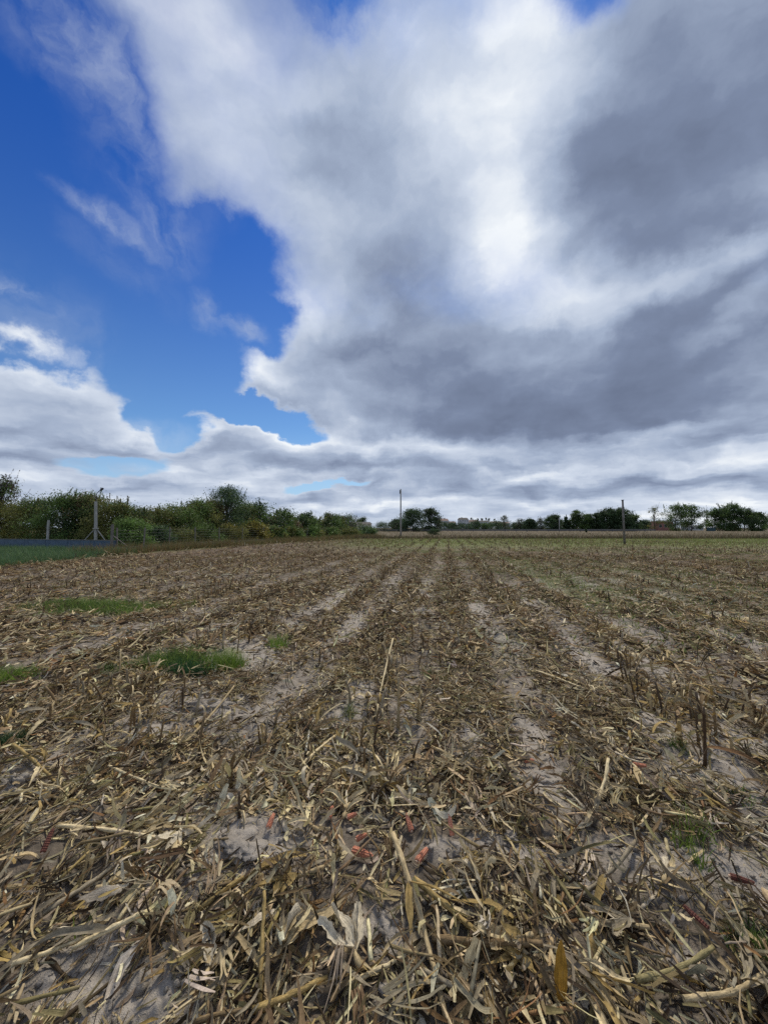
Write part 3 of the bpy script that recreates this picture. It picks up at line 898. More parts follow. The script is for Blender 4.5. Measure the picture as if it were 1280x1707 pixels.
while nmid < 100:      # the rows further up the field
    k = random.randrange(-8, 9)
    s = .12 + 1.0 * k + random.gauss(0, .08)
    t = 3.6 + 4.4 * random.random() ** .8
    x, y = from_row(s, t)
    if abs(x) > y * 1.02 or x < float(field_edge_x(y)) + .4: continue
    if bare(np.array([x]), np.array([y]))[0] > .4 or green_patch(np.array([x]), np.array([y]))[0] > .4: continue
    nmid += 1
    place_stub(random.randrange(20), x, y, random.uniform(0, 6.28), random.uniform(.6, 1.1), 'low cut maize stub in the rows a few steps up the field', 'stubs further up the field')

# the tall dark stake-like stub near the right edge
x, y = gp(1175, 1292)
o = link('maize_stub', one_tube('maize_stub', (0, 0, -.03), 0, R(87), .38, .0095, .10, (.10, .062, .035), 8, 8), M_STALK, loc=(x, y, gz(x, y)))
tag(o, 'tall dark bare maize stub standing upright like a stake near the right edge', 'maize stub')
link('leaf', one_ribbon('leaf', (0, 0, .30), 2.6, .9, .30, .022, -2.6, .3, .2, .6, .4, tone('brown'), clamp=.004), M_LEAF, o)
link('leaf', one_ribbon('leaf', (0, 0, .12), -.6, .3, .34, .028, -1.2, .3, .2, .9, .4, tone('rust'), clamp=.004), M_LEAF, o)

# --- loose leaves lying on top of the litter, each an object
LEAVES = {}
for key, cols in (('pale', ['straw', 'ash', 'straw']), ('tan', ['tan', 'gold']), ('brown', ['brown', 'rust', 'dark']), ('grey', ['grey', 'olive', 'grey'])):
    L = []
    for i in range(9):
        c = tone(random.choice(cols))
        ln = .10 + .16 * ((i * 5) % 9) / 8
        L.append(one_ribbon('dry_leaf', (-.14, 0, 0.0), random.uniform(-.3, .3), random.uniform(-.02, .28), ln, random.uniform(.010, .028),
                            random.uniform(-1.3, .9), random.uniform(-1.4, 1.4), random.uniform(-.5, .5), random.uniform(-2.6, 2.6), random.uniform(-.1, .8), c, 12,
                            random.choice(['leaf', 'shred', 'shred']), .12, clamp=-.006))
        L[-1].materials.append(M_LEAF); L[-1]['span'] = ln
    LEAVES[key] = L
LEAFW = {'pale': 'pale straw', 'tan': 'curled tan', 'brown': 'dark brown', 'grey': 'weathered grey'}
for key, cnt in (('pale', 70), ('tan', 85), ('brown', 60), ('grey', 75)):
    done = 0
    while done < cnt:
        r = math.sqrt(random.uniform(.95 ** 2, 3.0 ** 2)); a = R(random.uniform(-48, 48))
        x, y = math.sin(a) * r, math.cos(a) * r
        if y < .8 or random.random() < bare(np.array([x]), np.array([y]))[0] * .85: continue
        done += 1
        o = link('dry_leaf', random.choice(LEAVES[key]), loc=(x, y, gz(x, y) + random.uniform(.012, .035)),
                 rot=(random.gauss(0, .2), random.gauss(0, .09), random.uniform(0, 6.28)), scale=random.uniform(.7, 1.15))
        later(o, ('long ' if o.data['span'] * o.scale[0] > .17 else 'short ') + LEAFW[key] + ' leaf', 'maize leaf', key + ' leaves on the near field')

# --- husks: papery bracts fanned out from a short shank
def make_husk(n, spread, L, W, cols, up):
    root = empty('corn_husk', (0, 0, 0))
    n = n + 2; spread = spread * 1.15
    for q in range(n):
        yw = (q / max(1, n - 1) - .5) * spread + random.gauss(0, .12)
        me = one_ribbon('bract', (0, 0, .008 + .004 * q), yw, up * .6 + random.uniform(-.15, .35), L * random.uniform(.5, 1.15), W * random.uniform(.45, .95),
                        random.uniform(-1.6, .4), random.uniform(-.9, .9), random.uniform(-.9, .9), random.uniform(-2.2, 2.2), random.uniform(.2, .9),
                        tone(random.choice(cols), .12), 13, 'husk', .22, clamp=.004)
        link('bract', me, M_LEAF, root)
    link('shank', one_tube('shank', (-.045, 0, .012), 0, .05, .06, .009, 0, tone('tan'), 3, 7), M_STALK, root)
    return root
HUSKS = [   # photo spot, direction of the tips (degrees, 0 = right, 90 = away), bracts, spread, length, width, tones, lift, label
    (300, 1405, -80, 7, 1.5, .19, .045, ['ash', 'straw', 'ash'], .25, 'large fan of bleached white husk leaves beside the grey clod'),
    (470, 1600, 65, 6, .8, .23, .060, ['straw', 'tan', 'ash'], .35, 'broad striped straw husk near the bottom edge'),
    (575, 1370, 85, 8, 2.0, .15, .026, ['ash', 'straw', 'straw'], .55, 'spiky pale husk standing open around orange cob pieces'),
    (520, 1405, 150, 6, 1.4, .22, .026, ['straw', 'straw', 'ash'], .2, 'splayed straw husk leaves between clod and broken cobs'),
    (680, 1360, 95, 5, 1.6, .13, .030, ['ash', 'straw'], .5, 'small pale husk just behind the upright orange cob'),
    (1110, 1480, 50, 5, 1.3, .12, .040, ['ash', 'straw'], .4, 'cupped whitish husk at the edge of the smooth soil'),
    (800, 1510, 100, 4, .8, .15, .040, ['straw', 'ash'], .6, 'upright pale husk between curled grey leaves'),
    (1060, 1545, 170, 5, .9, .26, .042, ['grey', 'olive', 'ash'], .3, 'long twisted greyish husk leaf bundle'),
    (345, 1650, 100, 5, 1.2, .17, .062, ['grey', 'ash', 'tan'], .5, 'wide folded brownish husk near the bottom'),
    (235, 1385, 20, 6, 1.3, .17, .034, ['straw', 'straw', 'tan'], .25, 'yellowish husk lying at the end of a long stalk'),
    (590, 1265, -70, 5, 1.3, .16, .034, ['ash', 'grey'], .3, 'greying husk in front of the middle stubble row'),
    (350, 1270, -60, 6, 1.2, .20, .044, ['ash', 'straw'], .3, 'bleached husk hanging open below the bare mound'),
    (1000, 1335, 30, 5, 1.0, .16, .030, ['straw', 'tan'], .3, 'narrow straw husk on the dark litter'),
    (985, 1245, 100, 5, 1.8, .13, .030, ['ash'], .4, 'star shaped white husk on the trodden soil'),
    (455, 1535, 60, 4, .8, .14, .030, ['gold', 'tan'], .3, 'golden husk lying across thick dark litter'),
    (870, 1590, 200, 5, .9, .17, .045, ['straw', 'gold', 'tan'], .35, 'pale crumpled husk above the yellow leaf bundle'),
    (960, 1640, -50, 9, 1.0, .30, .036, ['gold', 'tan', 'straw'], .25, 'bundle of long yellowed leaves fanning towards the bottom edge'),
    (100, 1340, 150, 5, 1.3, .16, .030, ['straw', 'olive'], .3, 'thin straw husk beside the weedy tuft'),
    (60, 1270, -30, 5, 1.1, .19, .030, ['tan', 'gold'], .4, 'bent golden husk leaves by the left edge'),
    (760, 1290, 200, 5, 1.3, .16, .03, ['tan', 'straw'], .35, 'tan husk half hidden under stalks before the middle bare patch'),
    (1230, 1340, 140, 5, 1.2, .14, .03, ['straw', 'grey'], .35, 'small dull husk beside the weeds near the right edge'),
    (180, 1480, 10, 5, 1.5, .12, .030, ['ash', 'straw'], .4, 'crumpled pinkish white husk scrap on dark wet leaves'),
    (590, 1610, 120, 5, 1.3, .13, .040, ['ash', 'ash'], .4, 'white torn husk near the bottom beside a thin stem'),
]
for (px, py, deg, n, spr, L, W, cols, up, lab) in HUSKS:
    x, y = gp(px, py)
    h = make_husk(n, spr, L, W, cols, up)
    h.location = (x, y, gz(x, y) + .022); h.rotation_euler = (random.gauss(0, .08), random.gauss(0, .08), R(deg))
    tag(h, lab, 'corn husk', 'husks on the near field'); mark(x, y, 'the ' + lab.split(' beside ')[0].split(' near ')[0].split(' at ')[0].split(' lying ')[0].split(' standing ')[0].split(' on ')[0])

# --- cobs: rows of empty sockets round a tapering core
def make_cob(L, r, mat, broken):
    nr, ns = 18, 20
    V, Fc = [], []
    for i in range(nr + 1):
        t = i / nr
        rad = r * (1 - .38 * t ** 2) * (.92 if i in (0, nr) else 1)
        for k in range(ns):
            bump = (.88 if (i % 2 == 0) else 1.06) * (1.07 if k % 2 == 0 else .90)
            jag = random.uniform(-.012, .012) if (broken and i == nr) else 0
            q = 2 * math.pi * k / ns
            V.append((t * L - L / 2 + jag, math.cos(q) * rad * bump, math.sin(q) * rad * bump))
    for i in range(nr):
        for k in range(ns):
            a = i * ns + k; b = i * ns + (k + 1) % ns
            Fc.append((a, b, b + ns, a + ns))
    me = bpy.data.meshes.new('corn_cob'); 
    Fc.append(tuple(range(ns))[::-1]); Fc.append(tuple(nr * ns + k for k in range(ns)))
    me.from_pydata(V, [], Fc); me.update()
    o = link('corn_cob', me, mat)
    p = MB().tube([(-L / 2 - .006, 0, 0), (-L / 2 + .004, 0, 0)], [r * .48, r * .5], 8)
    p.build('pith', M_PITH, o)
    return o
COBS = [ # photo spot, length, radius, yaw, tilt, dark, label
    (603, 1442, .088, .0165, -25, -.1, 0, 'broken orange cob with a dark butt lying between two upright stems'),
    (704, 1446, .075, .0130, 48, -.1, 0, 'orange cob piece lying slantwise in front of the upright cob'),
    (751, 1410, .080, .0105, 95, -.75, 0, 'narrow red cob standing on end in the litter'),
    (682, 1392, .062, .0125, 110, -.5, 0, 'short orange cob leaning under grey leaves'),
    (602, 1410, .050, .0115, 35, 0, 0, 'small orange cob fragment behind the broken cob'),
    (586, 1376, .042, .0115, 20, -.2, 0, 'orange cob scrap inside the spiky pale husk'),
    (551, 1374, .050, .0125, 80, -.3, 0, 'orange cob end beside the spiky pale husk'),
    (451, 1400, .052, .0120, 80, -.4, 0, 'orange cob end at the rim of the grey clod'),
    (1237, 1492, .070, .0115, -25, 0, 1, 'dark red cob lying alone on smooth soil'),
    (1066, 1296, .075, .0125, -10, 0, 0, 'dull orange cob half buried before the right stubble row'),
    (881, 1270, .060, .0115, 10, 0, 0, 'dull orange cob at the foot of the middle bare strip'),
    (78, 1440, .075, .0110, 100, -.7, 1, 'dark red cob standing in wet leaves near the left edge'),
    (1162, 1548, .070, .0115, 120, -.3, 1, 'brownish red cob beneath the twisted grey husk'),
]
for (px, py, L, r, yw, tilt, dk, lab) in COBS:
    x, y = gp(px, py)
    o = make_cob(L, r, M_COBD if dk else M_COB, True)
    o.location = (x, y, gz(x, y) + .030 + abs(math.sin(tilt)) * L * .32); o.rotation_euler = (random.uniform(0, 6), tilt, R(yw))
    o.rotation_mode = 'XYZ'
    tag(o, lab, 'corn cob', 'cobs on the near field'); mark(x, y, 'the ' + lab.split(' lying ')[0].split(' leaning ')[0].split(' in ')[0].split(' inside ')[0])

# --- long stalks lying or leaning, each with leaves still on
def stalk_between(a, b, za, zb, rad, col, lab, sag=.02, leaves=2, group='long stalks on the near field'):
    xa, ya = gp(*a); xb, yb = gp(*b)
    A = Vector((xa, ya, gz(xa, ya) + za)); B = Vector((xb, yb, gz(xb, yb) + zb))
    n = 12
    m = MB()
    pts, rd = [], []
    sid = random.uniform(-.02, .02)
    d = (B - A); per = Vector((-d.y, d.x, 0)).normalized()
    for i in range(n + 1):
        t = i / n
        p = A.lerp(B, t); p.z -= sag * math.sin(math.pi * t); p += per * (sid * math.sin(math.pi * t) + random.uniform(-.002, .002))
        p.z = max(p.z, gz(p.x, p.y) + rad)
        pts.append(p - A); rd.append(rad * (1 - .3 * t) * (1.25 if i % 4 == 2 else random.uniform(.92, 1.02)))
    m.tube(pts, rd, 8)
    me = m.mesh('maize_stalk', True)
    a_ = me.color_attributes.new('tone', 'FLOAT_COLOR', 'POINT')
    c = np.ones((len(me.vertices), 4), np.float32); c[:, :3] = col
    c[:, :3] *= rng.uniform(.85, 1.15, (len(c), 1))
    a_.data.foreach_set('color', c.ravel())
    u = me.uv_layers.new(name='UVMap')
    uvs = np.zeros((len(me.loops), 2), np.float32)
    vi = np.zeros(len(me.loops), np.int32); me.loops.foreach_get('vertex_index', vi)
    uvs[:, 0] = np.abs((vi % 8) - 4) / 8.0; uvs[:, 1] = (vi // 8) * .5
    u.data.foreach_set('uv', uvs.ravel())
    o = link('maize_stalk', me, M_STALK, loc=A)
    tag(o, lab, 'maize stalk', group) if 'dull' not in lab else later(o, 'dull jointed stalk lying flat', 'maize stalk', group)
    for q in range(leaves):
        i = random.randrange(3, n)
        p = pts[i]
        yw = math.atan2(d.y, d.x) + random.gauss(0, .5)
        zc = gz(A.x + p.x, A.y + p.y) - A.z + .004
        link('leaf', one_ribbon('leaf', tuple(p), yw, random.uniform(0, .5), random.uniform(.14, .32), random.uniform(.016, .036), random.uniform(-1.6, -.3),
                                random.uniform(-.8, .8), random.uniform(-.6, .6), random.uniform(-1.2, 1.2), random.uniform(.2, .7), tone(random.choice(['tan', 'straw', 'gold', 'grey'])),
                                10, 'leaf', .1, clamp=zc), M_LEAF, o)
    return o
G = 'long stalks on the near field'
stalk_between((655, 1440), (745, 1706), .11, .01, .0115, tone('tan'), 'thick tan stalk leaning from the orange cobs down to the bottom edge', .0, 3)
stalk_between((690, 1500), (800, 1580), .06, .02, .011, tone('gold'), 'short thick stalk crossing the leaning tan stalk', .0, 1)
stalk_between((420, 1700), (545, 1640), .03, .03, .010, tone('gold'), 'pale jointed stalk lying along the bottom edge', .0, 2)
stalk_between((560, 1655), (700, 1596), .03, .04, .0075, tone('straw'), 'thin straw stalk running up to the leaning tan stalk', .0, 1)
stalk_between((720, 1585), (905, 1612), .04, .06, .012, tone('brown'), 'thick brown stalk leading into the yellow leaf bundle', .0, 3)
stalk_between((432, 1690), (440, 1560), .0, .13, .0075, tone('gold'), 'slim golden stem standing before the broad striped husk', .0, 1)
stalk_between((95, 1402), (265, 1412), .03, .03, .009, tone('straw'), 'long straight straw stalk lying level before the bleached husk', .0, 2)
stalk_between((20, 1275), (95, 1318), .10, .02, .010, tone('gold'), 'bent golden stalk by the left edge', .0, 1)
stalk_between((655, 1120), (625, 1200), .28, .0, .0085, tone('straw'), 'straw stalk leaning over in the middle stubble row', .0, 1)
stalk_between((430, 1272), (540, 1305), .04, .03, .010, tone('tan'), 'tan stalk lying below the left stubble', .0, 3)
stalk_between((300, 1245), (390, 1155), .03, .08, .008, tone('tan'), 'long stalk lying over the bare mound', .0, 1)
stalk_between((1015, 1310), (975, 1380), .13, .01, .0085, tone('straw'), 'arched straw stalk near the smooth soil', .0, 2)
stalk_between((1140, 1690), (1275, 1650), .06, .03, .009, tone('tan'), 'curved tan stalk in the bottom right litter', .0, 3)
stalk_between((890, 1120), (975, 1160), .05, .03, .010, tone('straw'), 'bright stalk across the bare strip before the right row', .0, 3)
stalk_between((330, 1540), (450, 1470), .04, .02, .009, tone('gold'), 'yellow stalk pointing up to the grey clod', .0, 1)
stalk_between((70, 1530), (205, 1440), .04, .03, .010, tone('grey'), 'weathered stalk slanting through the left litter', .0, 2)
stalk_between((880, 1700), (700, 1640), .01, .05, .010, tone('grey'), 'grey stalk under the leaning tan stalk', .0, 2)
for k, (a, b) in enumerate([((480, 1355), (430, 1330)), ((820, 1340), (960, 1390)), ((1060, 1420), (960, 1500)), ((540, 1475), (450, 1520)), ((250, 1560), (120, 1600)),
                            ((900, 1430), (990, 1560)), ((1150, 1370), (1250, 1400)), ((720, 1250), (790, 1310)), ((180, 1300), (300, 1330)), ((560, 1230), (500, 1290)),
                            ((1010, 1250), (1080, 1330)), ((20, 1620), (150, 1570)), ((1060, 1640), (1190, 1600)), ((640, 1330), (560, 1310))]):
    stalk_between(a, b, random.uniform(.02, .06), random.uniform(.02, .05), random.uniform(.006, .010), tone(random.choice(['tan', 'brown', 'grey', 'olive', 'straw'])),
                  'dull jointed stalk lying flat among the near litter', .0, 2, 'dull stalks on the near field')

# orange yellow leaf blade standing up at the bottom
x, y = gp(935, 1690)
o = link('dry_leaf', one_ribbon('dry_leaf', (0, 0, 0), 1.1, 1.1, .13, .042, -.5, 0, .3, .3, .3, (.42, .22, .035), 8, 'bract', .03), M_LEAF, loc=(x, y, gz(x, y) + .03))
tag(o, 'orange yellow leaf blade sticking up at the bottom edge under the leaf bundle', 'maize leaf')

# clods: lumps of crumbly soil
def make_clod(rx, ry, rz_, seed):
    nu, nv = 40, 22
    u, v = np.meshgrid(np.linspace(0, 2 * np.pi, nu, endpoint=False), np.linspace(0, np.pi, nv))
    dx, dy, dz = np.cos(u) * np.sin(v), np.sin(u) * np.sin(v), np.cos(v)
    k = 1 + (vnoise(dx * 2 + seed, dy * 2 + dz * 1.7, seed) - .5) * .7 + (vnoise(dx * 6 + seed, dy * 6 + dz * 5.1, seed + 1) - .5) * .5 + (vnoise(dx * 14 + seed, dy * 14 + dz * 12, seed + 2) - .5) * .2
    V = np.stack([dx * k * rx, dy * k * ry, dz * k * rz_], -1).reshape(-1, 3)
    i = np.arange(nv - 1)[:, None]; j = np.arange(nu)[None, :]; j2 = (j + 1) % nu
    f = np.stack([i * nu + j, (i + 1) * nu + j, (i + 1) * nu + j2, i * nu + j2], -1).reshape(-1, 4)
    return mesh_np('soil_clod', V, f, np.tile([[.1, 0, 0]], (len(V), 1)), smooth=True)
for k, (px, py, a, b, c, lab) in enumerate([
        (400, 1425, .11, .09, .030, 'large grey crumbly clod between bleached husk and cobs'),
        (385, 1265, .09, .06, .05, 'grey clod below the bare mound'), (25, 1320, .08, .06, .07, 'brown clod at the left edge under bent stalks'),
        (765, 1440, .055, .045, .035, 'small grey clod beside the slanting orange cob'), (905, 1295, .09, .06, .03, 'flat pale clod in the middle bare strip'),
        (335, 1175, .20, .11, .07, 'broad smooth soil mound behind the left stubble'), (985, 1480, .05, .04, .03, 'small round clod among curled leaves'),
        (850, 1400, .04, .03, .025, 'little clod beyond the upright cob'), (470, 1235, .05, .04, .04, 'clod at the foot of the left stubble')]):
    x, y = gp(px, py)
    o = link('soil_clod', make_clod(a, b, c, 60 + 3 * k), M_CLOD, loc=(x, y, gz(x, y) - .004), rot=(0, 0, random.uniform(-.4, .4)))
    tag(o, lab, 'clod', 'clods on the near field'); mark(x, y, 'the ' + lab.split(' between ')[0].split(' beside ')[0].split(' under ')[0])

# ------------------------------------------------------------------ grass and weeds
YG = [(.17, .26, .035), (.13, .22, .035), (.21, .28, .06)]
GRN = [(.105, .18, .036), (.145, .23, .045), (.08, .14, .033), (.19, .24, .065), (.085, .125, .045)]
def blades(n, xy, hmin, hmax, wmin, wmax, cols, segs=3, lean=.35, curl=.8):
    x, y = xy; M = len(x)
    c = np.array(cols)[rng.integers(0, len(cols), M)] * rng.uniform(.7, 1.3, (M, 1))
    z = ground_z(x, y) - .005
    return ribbons(np.stack([x, y, z], -1), rng.uniform(0, 6.28, M), R(90) - np.abs(rng.normal(0, lean, M)), rng.uniform(hmin, hmax, M), rng.uniform(wmin, wmax, M),
                   -np.abs(rng.normal(0, curl, M)), rng.normal(0, .3, M), rng.uniform(-1.5, 1.5, M), rng.normal(0, .5, M), np.full(M, .2), segs, c, 'blade', 2, .03)
def tuft(px, py, rx, ry, n, hmin, hmax, wmin, wmax, cols, lab, name='grass_tuft', cat='grass tuft', lean=.4):
    x0, y0 = gp(px, py)
    g = rng.normal(0, .5, (n, 2))
    g = g[np.hypot(g[:, 0], g[:, 1]) < 1.15]
    x = x0 + g[:, 0] * rx; y = y0 + g[:, 1] * ry
    V, f, C, UV = blades(len(x), (x, y), hmin, hmax, wmin, wmax, cols, 3, lean)
    z0 = gz(x0, y0)
    V -= np.array([x0, y0, z0])
    o = link(name, mesh_np(name, V, f, C, UV), M_GRASS, loc=(x0, y0, z0))
    mark(x0, y0, 'the ' + lab.split(' in front')[0].split(' cut by')[0])
    return tag(o, lab, cat, 'green tufts in the stubble')

tuft(292, 1112, .46, .22, 1900, .06, .22, .004, .009, GRN + YG + [(.07, .13, .05)], 'dense dark green grass clump in front of the bare mound')
tuft(312, 1124, .22, .10, 800, .06, .17, .004, .009, [(.04, .11, .045), (.05, .12, .04)], 'bluish green lump of weed at the front of the dense clump')
tuft(376, 1112, .20, .13, 700, .10, .24, .004, .007, YG, 'bright green grass clump right beside the dense dark one')
tuft(10, 1135, .26, .2, 800, .06, .18, .004, .008, YG, 'bright green grass clump cut by the left edge')
tuft(168, 1014, 1.5, .45, 4200, .06, .18, .006, .012, YG + GRN + [(.2, .2, .08)], 'long strip of bright grass across the left stubble rows')
tuft(465, 1080, .13, .22, 220, .06, .2, .005, .009, YG, 'thin upright grass patch near the lighter track')
tuft(6, 1245, .13, .10, 420, .05, .12, .004, .008, [(.03, .075, .03), (.05, .09, .03)], 'dark leafy weed at the left edge')
tuft(190, 1112, .2, .15, 160, .04, .12, .004, .007, GRN, 'sparse weeds left of the dense clump')
tuft(582, 1198, .05, .07, 80, .06, .16, .003, .006, [(.22, .24, .09), (.17, .2, .07)], 'pale yellowish grass tuft on the bare strip')
tuft(1155, 1420, .10, .07, 90, .05, .17, .003, .007, YG, 'young grass seedlings on the smooth soil')
tuft(1170, 1465, .035, .03, 34, .05, .12, .003, .006, YG, 'single small seedling at the near rim of the smooth soil')
tuft(130, 1560, .015, .012, 9, .07, .13, .004, .007, YG, 'lone green seedling in the bottom left soil')
tuft(1255, 1590, .08, .06, 220, .03, .09, .003, .006, GRN, 'low leafy weeds at the right edge near the bottom')
tuft(720, 1130, .12, .12, 120, .04, .11, .003, .006, GRN, 'low weeds in the middle row')
tuft(330, 1310, .10, .07, 150, .02, .06, .003, .006, [(.06, .08, .045), (.08, .10, .05)], 'grey green low weed in the left litter')
tuft(1230, 1340, .10, .08, 120, .03, .10, .003, .006, GRN, 'low weeds beside the tall dark stake')
tuft(1125, 1255, .06, .10, 90, .04, .12, .003, .006, GRN, 'weeds at the foot of the right stubble row')

def grass_area(name, n, area, hmin, hmax, wmin, wmax, cols, segs=1, lean=.35, curl=.5, mat=None):
    x, y = area(n)
    V, f, C, UV = blades(len(x), (x, y), hmin, hmax, wmin, wmax, cols, segs, lean, curl)
    return kind(link(name, mesh_np(name, V, f, C, UV), mat or M_GRASS), 'stuff')
def far_green(n):
    x = rng.uniform(-8, 62, n); y = rng.uniform(24, 50.4, n)
    k = (np.abs(x) < y * 1.1) & (x > field_edge_x(y) + .2)
    wob = (vnoise(x * .3, y * .3, 22) - .5) * 6
    k &= rng.uniform(0, 1, n) < np.clip((y + wob - 26) / 10, .02, 1) * np.clip((x + 9) / 8, .05, 1) * (.3 + vnoise(x * .8, y * .8, 77))
    return x[k], y[k]
FG = [(.12, .145, .04), (.16, .18, .06), (.19, .19, .075), (.09, .115, .035), (.15, .125, .06)]
FG = [(.19, .24, .055), (.24, .27, .08), (.27, .27, .10), (.14, .19, .05), (.19, .16, .07)]
grass_area('field_grass', 70000, far_green, .07, .24, .018, .04, FG)
def mid_green(n):
    x = rng.uniform(-9, 22, n); y = rng.uniform(4.5, 26, n)
    k = (rng.uniform(0, 1, n) < green_patch(x, y) + np.clip((x + 1) / 4, 0, 1) * np.clip(vnoise(x * .8, y * .5, 33) * 1.5 - .36, 0, 1) * .9 + .05) & (np.abs(x) < y * 1.1) & (x > field_edge_x(y))
    return x[k], y[k]
grass_area('field_weeds', 230000, mid_green, .03, .10, .008, .018, FG + GRN + YG + [(.12, .15, .05)], 2, .7)

# brown rough strip of tall dry weeds beyond the green one
def dry_band(n):
    y = 50.5 + 90 * rng.uniform(0, 1, n) ** 2.2
    x = rng.uniform(-1, 1, n) * y * 1.1
    k = (x > np.where(y < 70, (y - 62) * .9, 8 - (y - 70) * 1.0)) & (rng.uniform(0, 1, n) < .35 + .8 * vnoise(x * .35, y * .35, 78))
    return x[k], y[k]
DB = [(.12, .088, .05), (.15, .115, .066), (.09, .07, .04), (.115, .115, .05), (.18, .145, .085), (.14, .09, .055), (.10, .11, .045)]
grass_area('dry_weeds', 36000, dry_band, .15, .60, .03, .07, DB, 1, .25)
def edge_band(n):
    x = rng.uniform(-4, 62, n); y = 50.3 + rng.gamma(1.5, .9, n)
    k = (np.abs(x) < y * 1.1) & (rng.uniform(0, 1, n) < .25 + .9 * vnoise(x * .5, y * .2, 79))
    return x[k], y[k]
grass_area('dry_weeds', 9000, edge_band, .2, .75, .03, .06, DB + [(.07, .075, .03)], 1, .2)

# ------------------------------------------------------------------ trees and shrubs
class Leaves:
    def __init__(self): self.p = []; self.s = []; self.c = []
    def add(self, p, s, c): self.p.append(p); self.s.append(s); self.c.append(c)
    def mesh(self, name):
        P = np.concatenate(self.p); S = np.concatenate(self.s); Cc = np.concatenate(self.c)
        n = len(P)
        d = rng.normal(size=(n, 3)); d /= np.linalg.norm(d, axis=1, keepdims=True)
        e = np.cross(d, rng.normal(size=(n, 3))); e /= np.linalg.norm(e, axis=1, keepdims=True)
        L = S[:, None]
        V = np.stack([P - d * L, P + e * L * .42 + d * L * .1, P + d * L, P - e * L * .42 + d * L * .1], 1).reshape(-1, 3)
        f = np.arange(n * 4).reshape(-1, 4)
        return mesh_np(name, V, f, np.repeat(Cc, 4, 0))
TONES = {'green': (.098, .155, .042), 'dark': (.052, .086, .036), 'olive': (.150, .155, .046), 'yellow': (.23, .20, .045), 'red': (.15, .105, .055),
         'blue': (.072, .118, .062), 'grey': (.11, .125, .085), 'light': (.13, .21, .055), 'bare': (.08, .065, .06)}
def tree(name, x, y, h, w, tonek, lab, group, dens=1.0, leaf=.06, shape='round', shoots=6, base=.1, cat='tree', mixk=None, n_clump=None, seed=0):
    """tapered trunk with limbs, leaf clumps round the limb ends, thin shoots above"""
    rs = np.random.default_rng(seed)
    root = empty(name, (x, y, gz(x, y) if y < 60 else 0.0))
    rx = w / 2
    nc = n_clump or int(46 + 14 * min(h, 6))
    tr = MB()
    lean = rs.normal(0, .04 * h, 2)
    trh = h * (.62 if shape != 'cone' else .88)
    r0 = max(.03, h * .016)
    tp = [(lean[0] * t, lean[1] * t, trh * t) for t in (0, .25, .5, .75, 1)]
    tr.tube(tp, [r0 * 1.3, r0, r0 * .8, r0 * .55, r0 * .3], 7)
    lf = Leaves()
    c0 = np.array(TONES[tonek])
    c1 = np.array(TONES[mixk]) if mixk else c0
    per = int(70 * dens)
    for i in range(nc):
        t = base + (1 - base) * rs.uniform(0, 1) ** .85
        if shape == 'cone': prof = (1.02 - t) ** .8
        elif shape == 'shrub': prof = math.sqrt(max(0, 1 - (max(0, t - .25) / .8) ** 2))
        elif shape == 'column': prof = .75 * math.sin(math.pi * min(1, t * .85 + .12)) ** .6
        else: prof = math.sin(math.pi * min(1, max(0, (t - base * .8) / (1.04 - base * .8))) ** .8) ** .65
        a = rs.uniform(0, 6.28)
        q = rx * max(.08, prof) * math.sqrt(rs.uniform(.05, 1)) * rs.uniform(.8, 1.15)
        cx, cy, cz = math.cos(a) * q, math.sin(a) * q, h * t * .93
        k = min(.95, max(.1, (cz / trh) * .6))
        s = Vector((lean[0] * k, lean[1] * k, trh * k)); e = Vector((cx, cy, cz))
        if i % 2 == 0:
            m_ = s.lerp(e, .55) + Vector((0, 0, -.04 * h * rs.uniform(-.5, 1)))
            tr.tube([s, m_, e], [r0 * .42, r0 * .27, r0 * .10], 5)
        cr = rx * rs.uniform(.20, .40) * ((.35 + .75 * prof) if shape == 'cone' else 1)
        npt = int(per * rs.uniform(.5, 1.3))
        g = rs.normal(0, .55, (npt, 3)) * np.array([cr, cr, cr * .75])
        f = rs.uniform(.65, 1.35)
        cc = (c0 if rs.uniform() < .65 else c1) * f
        lf.add(np.array([cx, cy, cz]) + g, leaf * rs.uniform(.6, 1.35, npt), cc[None, :] * rs.uniform(.75, 1.3, (npt, 1)))
    for i in range(int(shoots * 1.7)):
        a = rs.uniform(0, 6.28); q = rx * rs.uniform(0, .75)
        zb = h * rs.uniform(.55, .8); L = h * rs.uniform(.14, .34) + .25
        b = Vector((math.cos(a) * q, math.sin(a) * q, zb)); e = b + Vector((rs.normal(0, .22) * L, rs.normal(0, .22) * L, L))
        e.z = min(e.z, h * rs.uniform(1.0, 1.14))
        k = min(.95, .5 + .3 * rs.uniform()); s = Vector((lean[0] * k, lean[1] * k, trh * k))
        tr.tube([s, b, b.lerp(e, .5) + Vector((rs.normal(0, .03), 0, 0)), e], [r0 * .3, r0 * .16 + .004, r0 * .1 + .003, .003], 4)
        npt = max(8, int(34 * dens * rs.uniform(.5, 1.4)))
        tt = rs.uniform(.1, 1, npt)[:, None]
        pp = np.array(b)[None] * (1 - tt) + np.array(e)[None] * tt + rs.normal(0, .035 + .007 * h, (npt, 3)) * (1.15 - tt)
        lf.add(pp, leaf * rs.uniform(.6, 1.2, npt), (c0 * rs.uniform(.7, 1.2))[None] * rs.uniform(.7, 1.3, (npt, 1)))
    tr.build('trunk', M_BARK, root)
    link('crown', lf.mesh('crown'), M_FOL, root)
    return tag(root, lab, cat, group)
def by_px(px, Y): return (px - 640) / F * (Y)      # x at depth Y (the camera looks along +Y)
def top_h(py, Y): return EYE + (880 - py) / F * Y

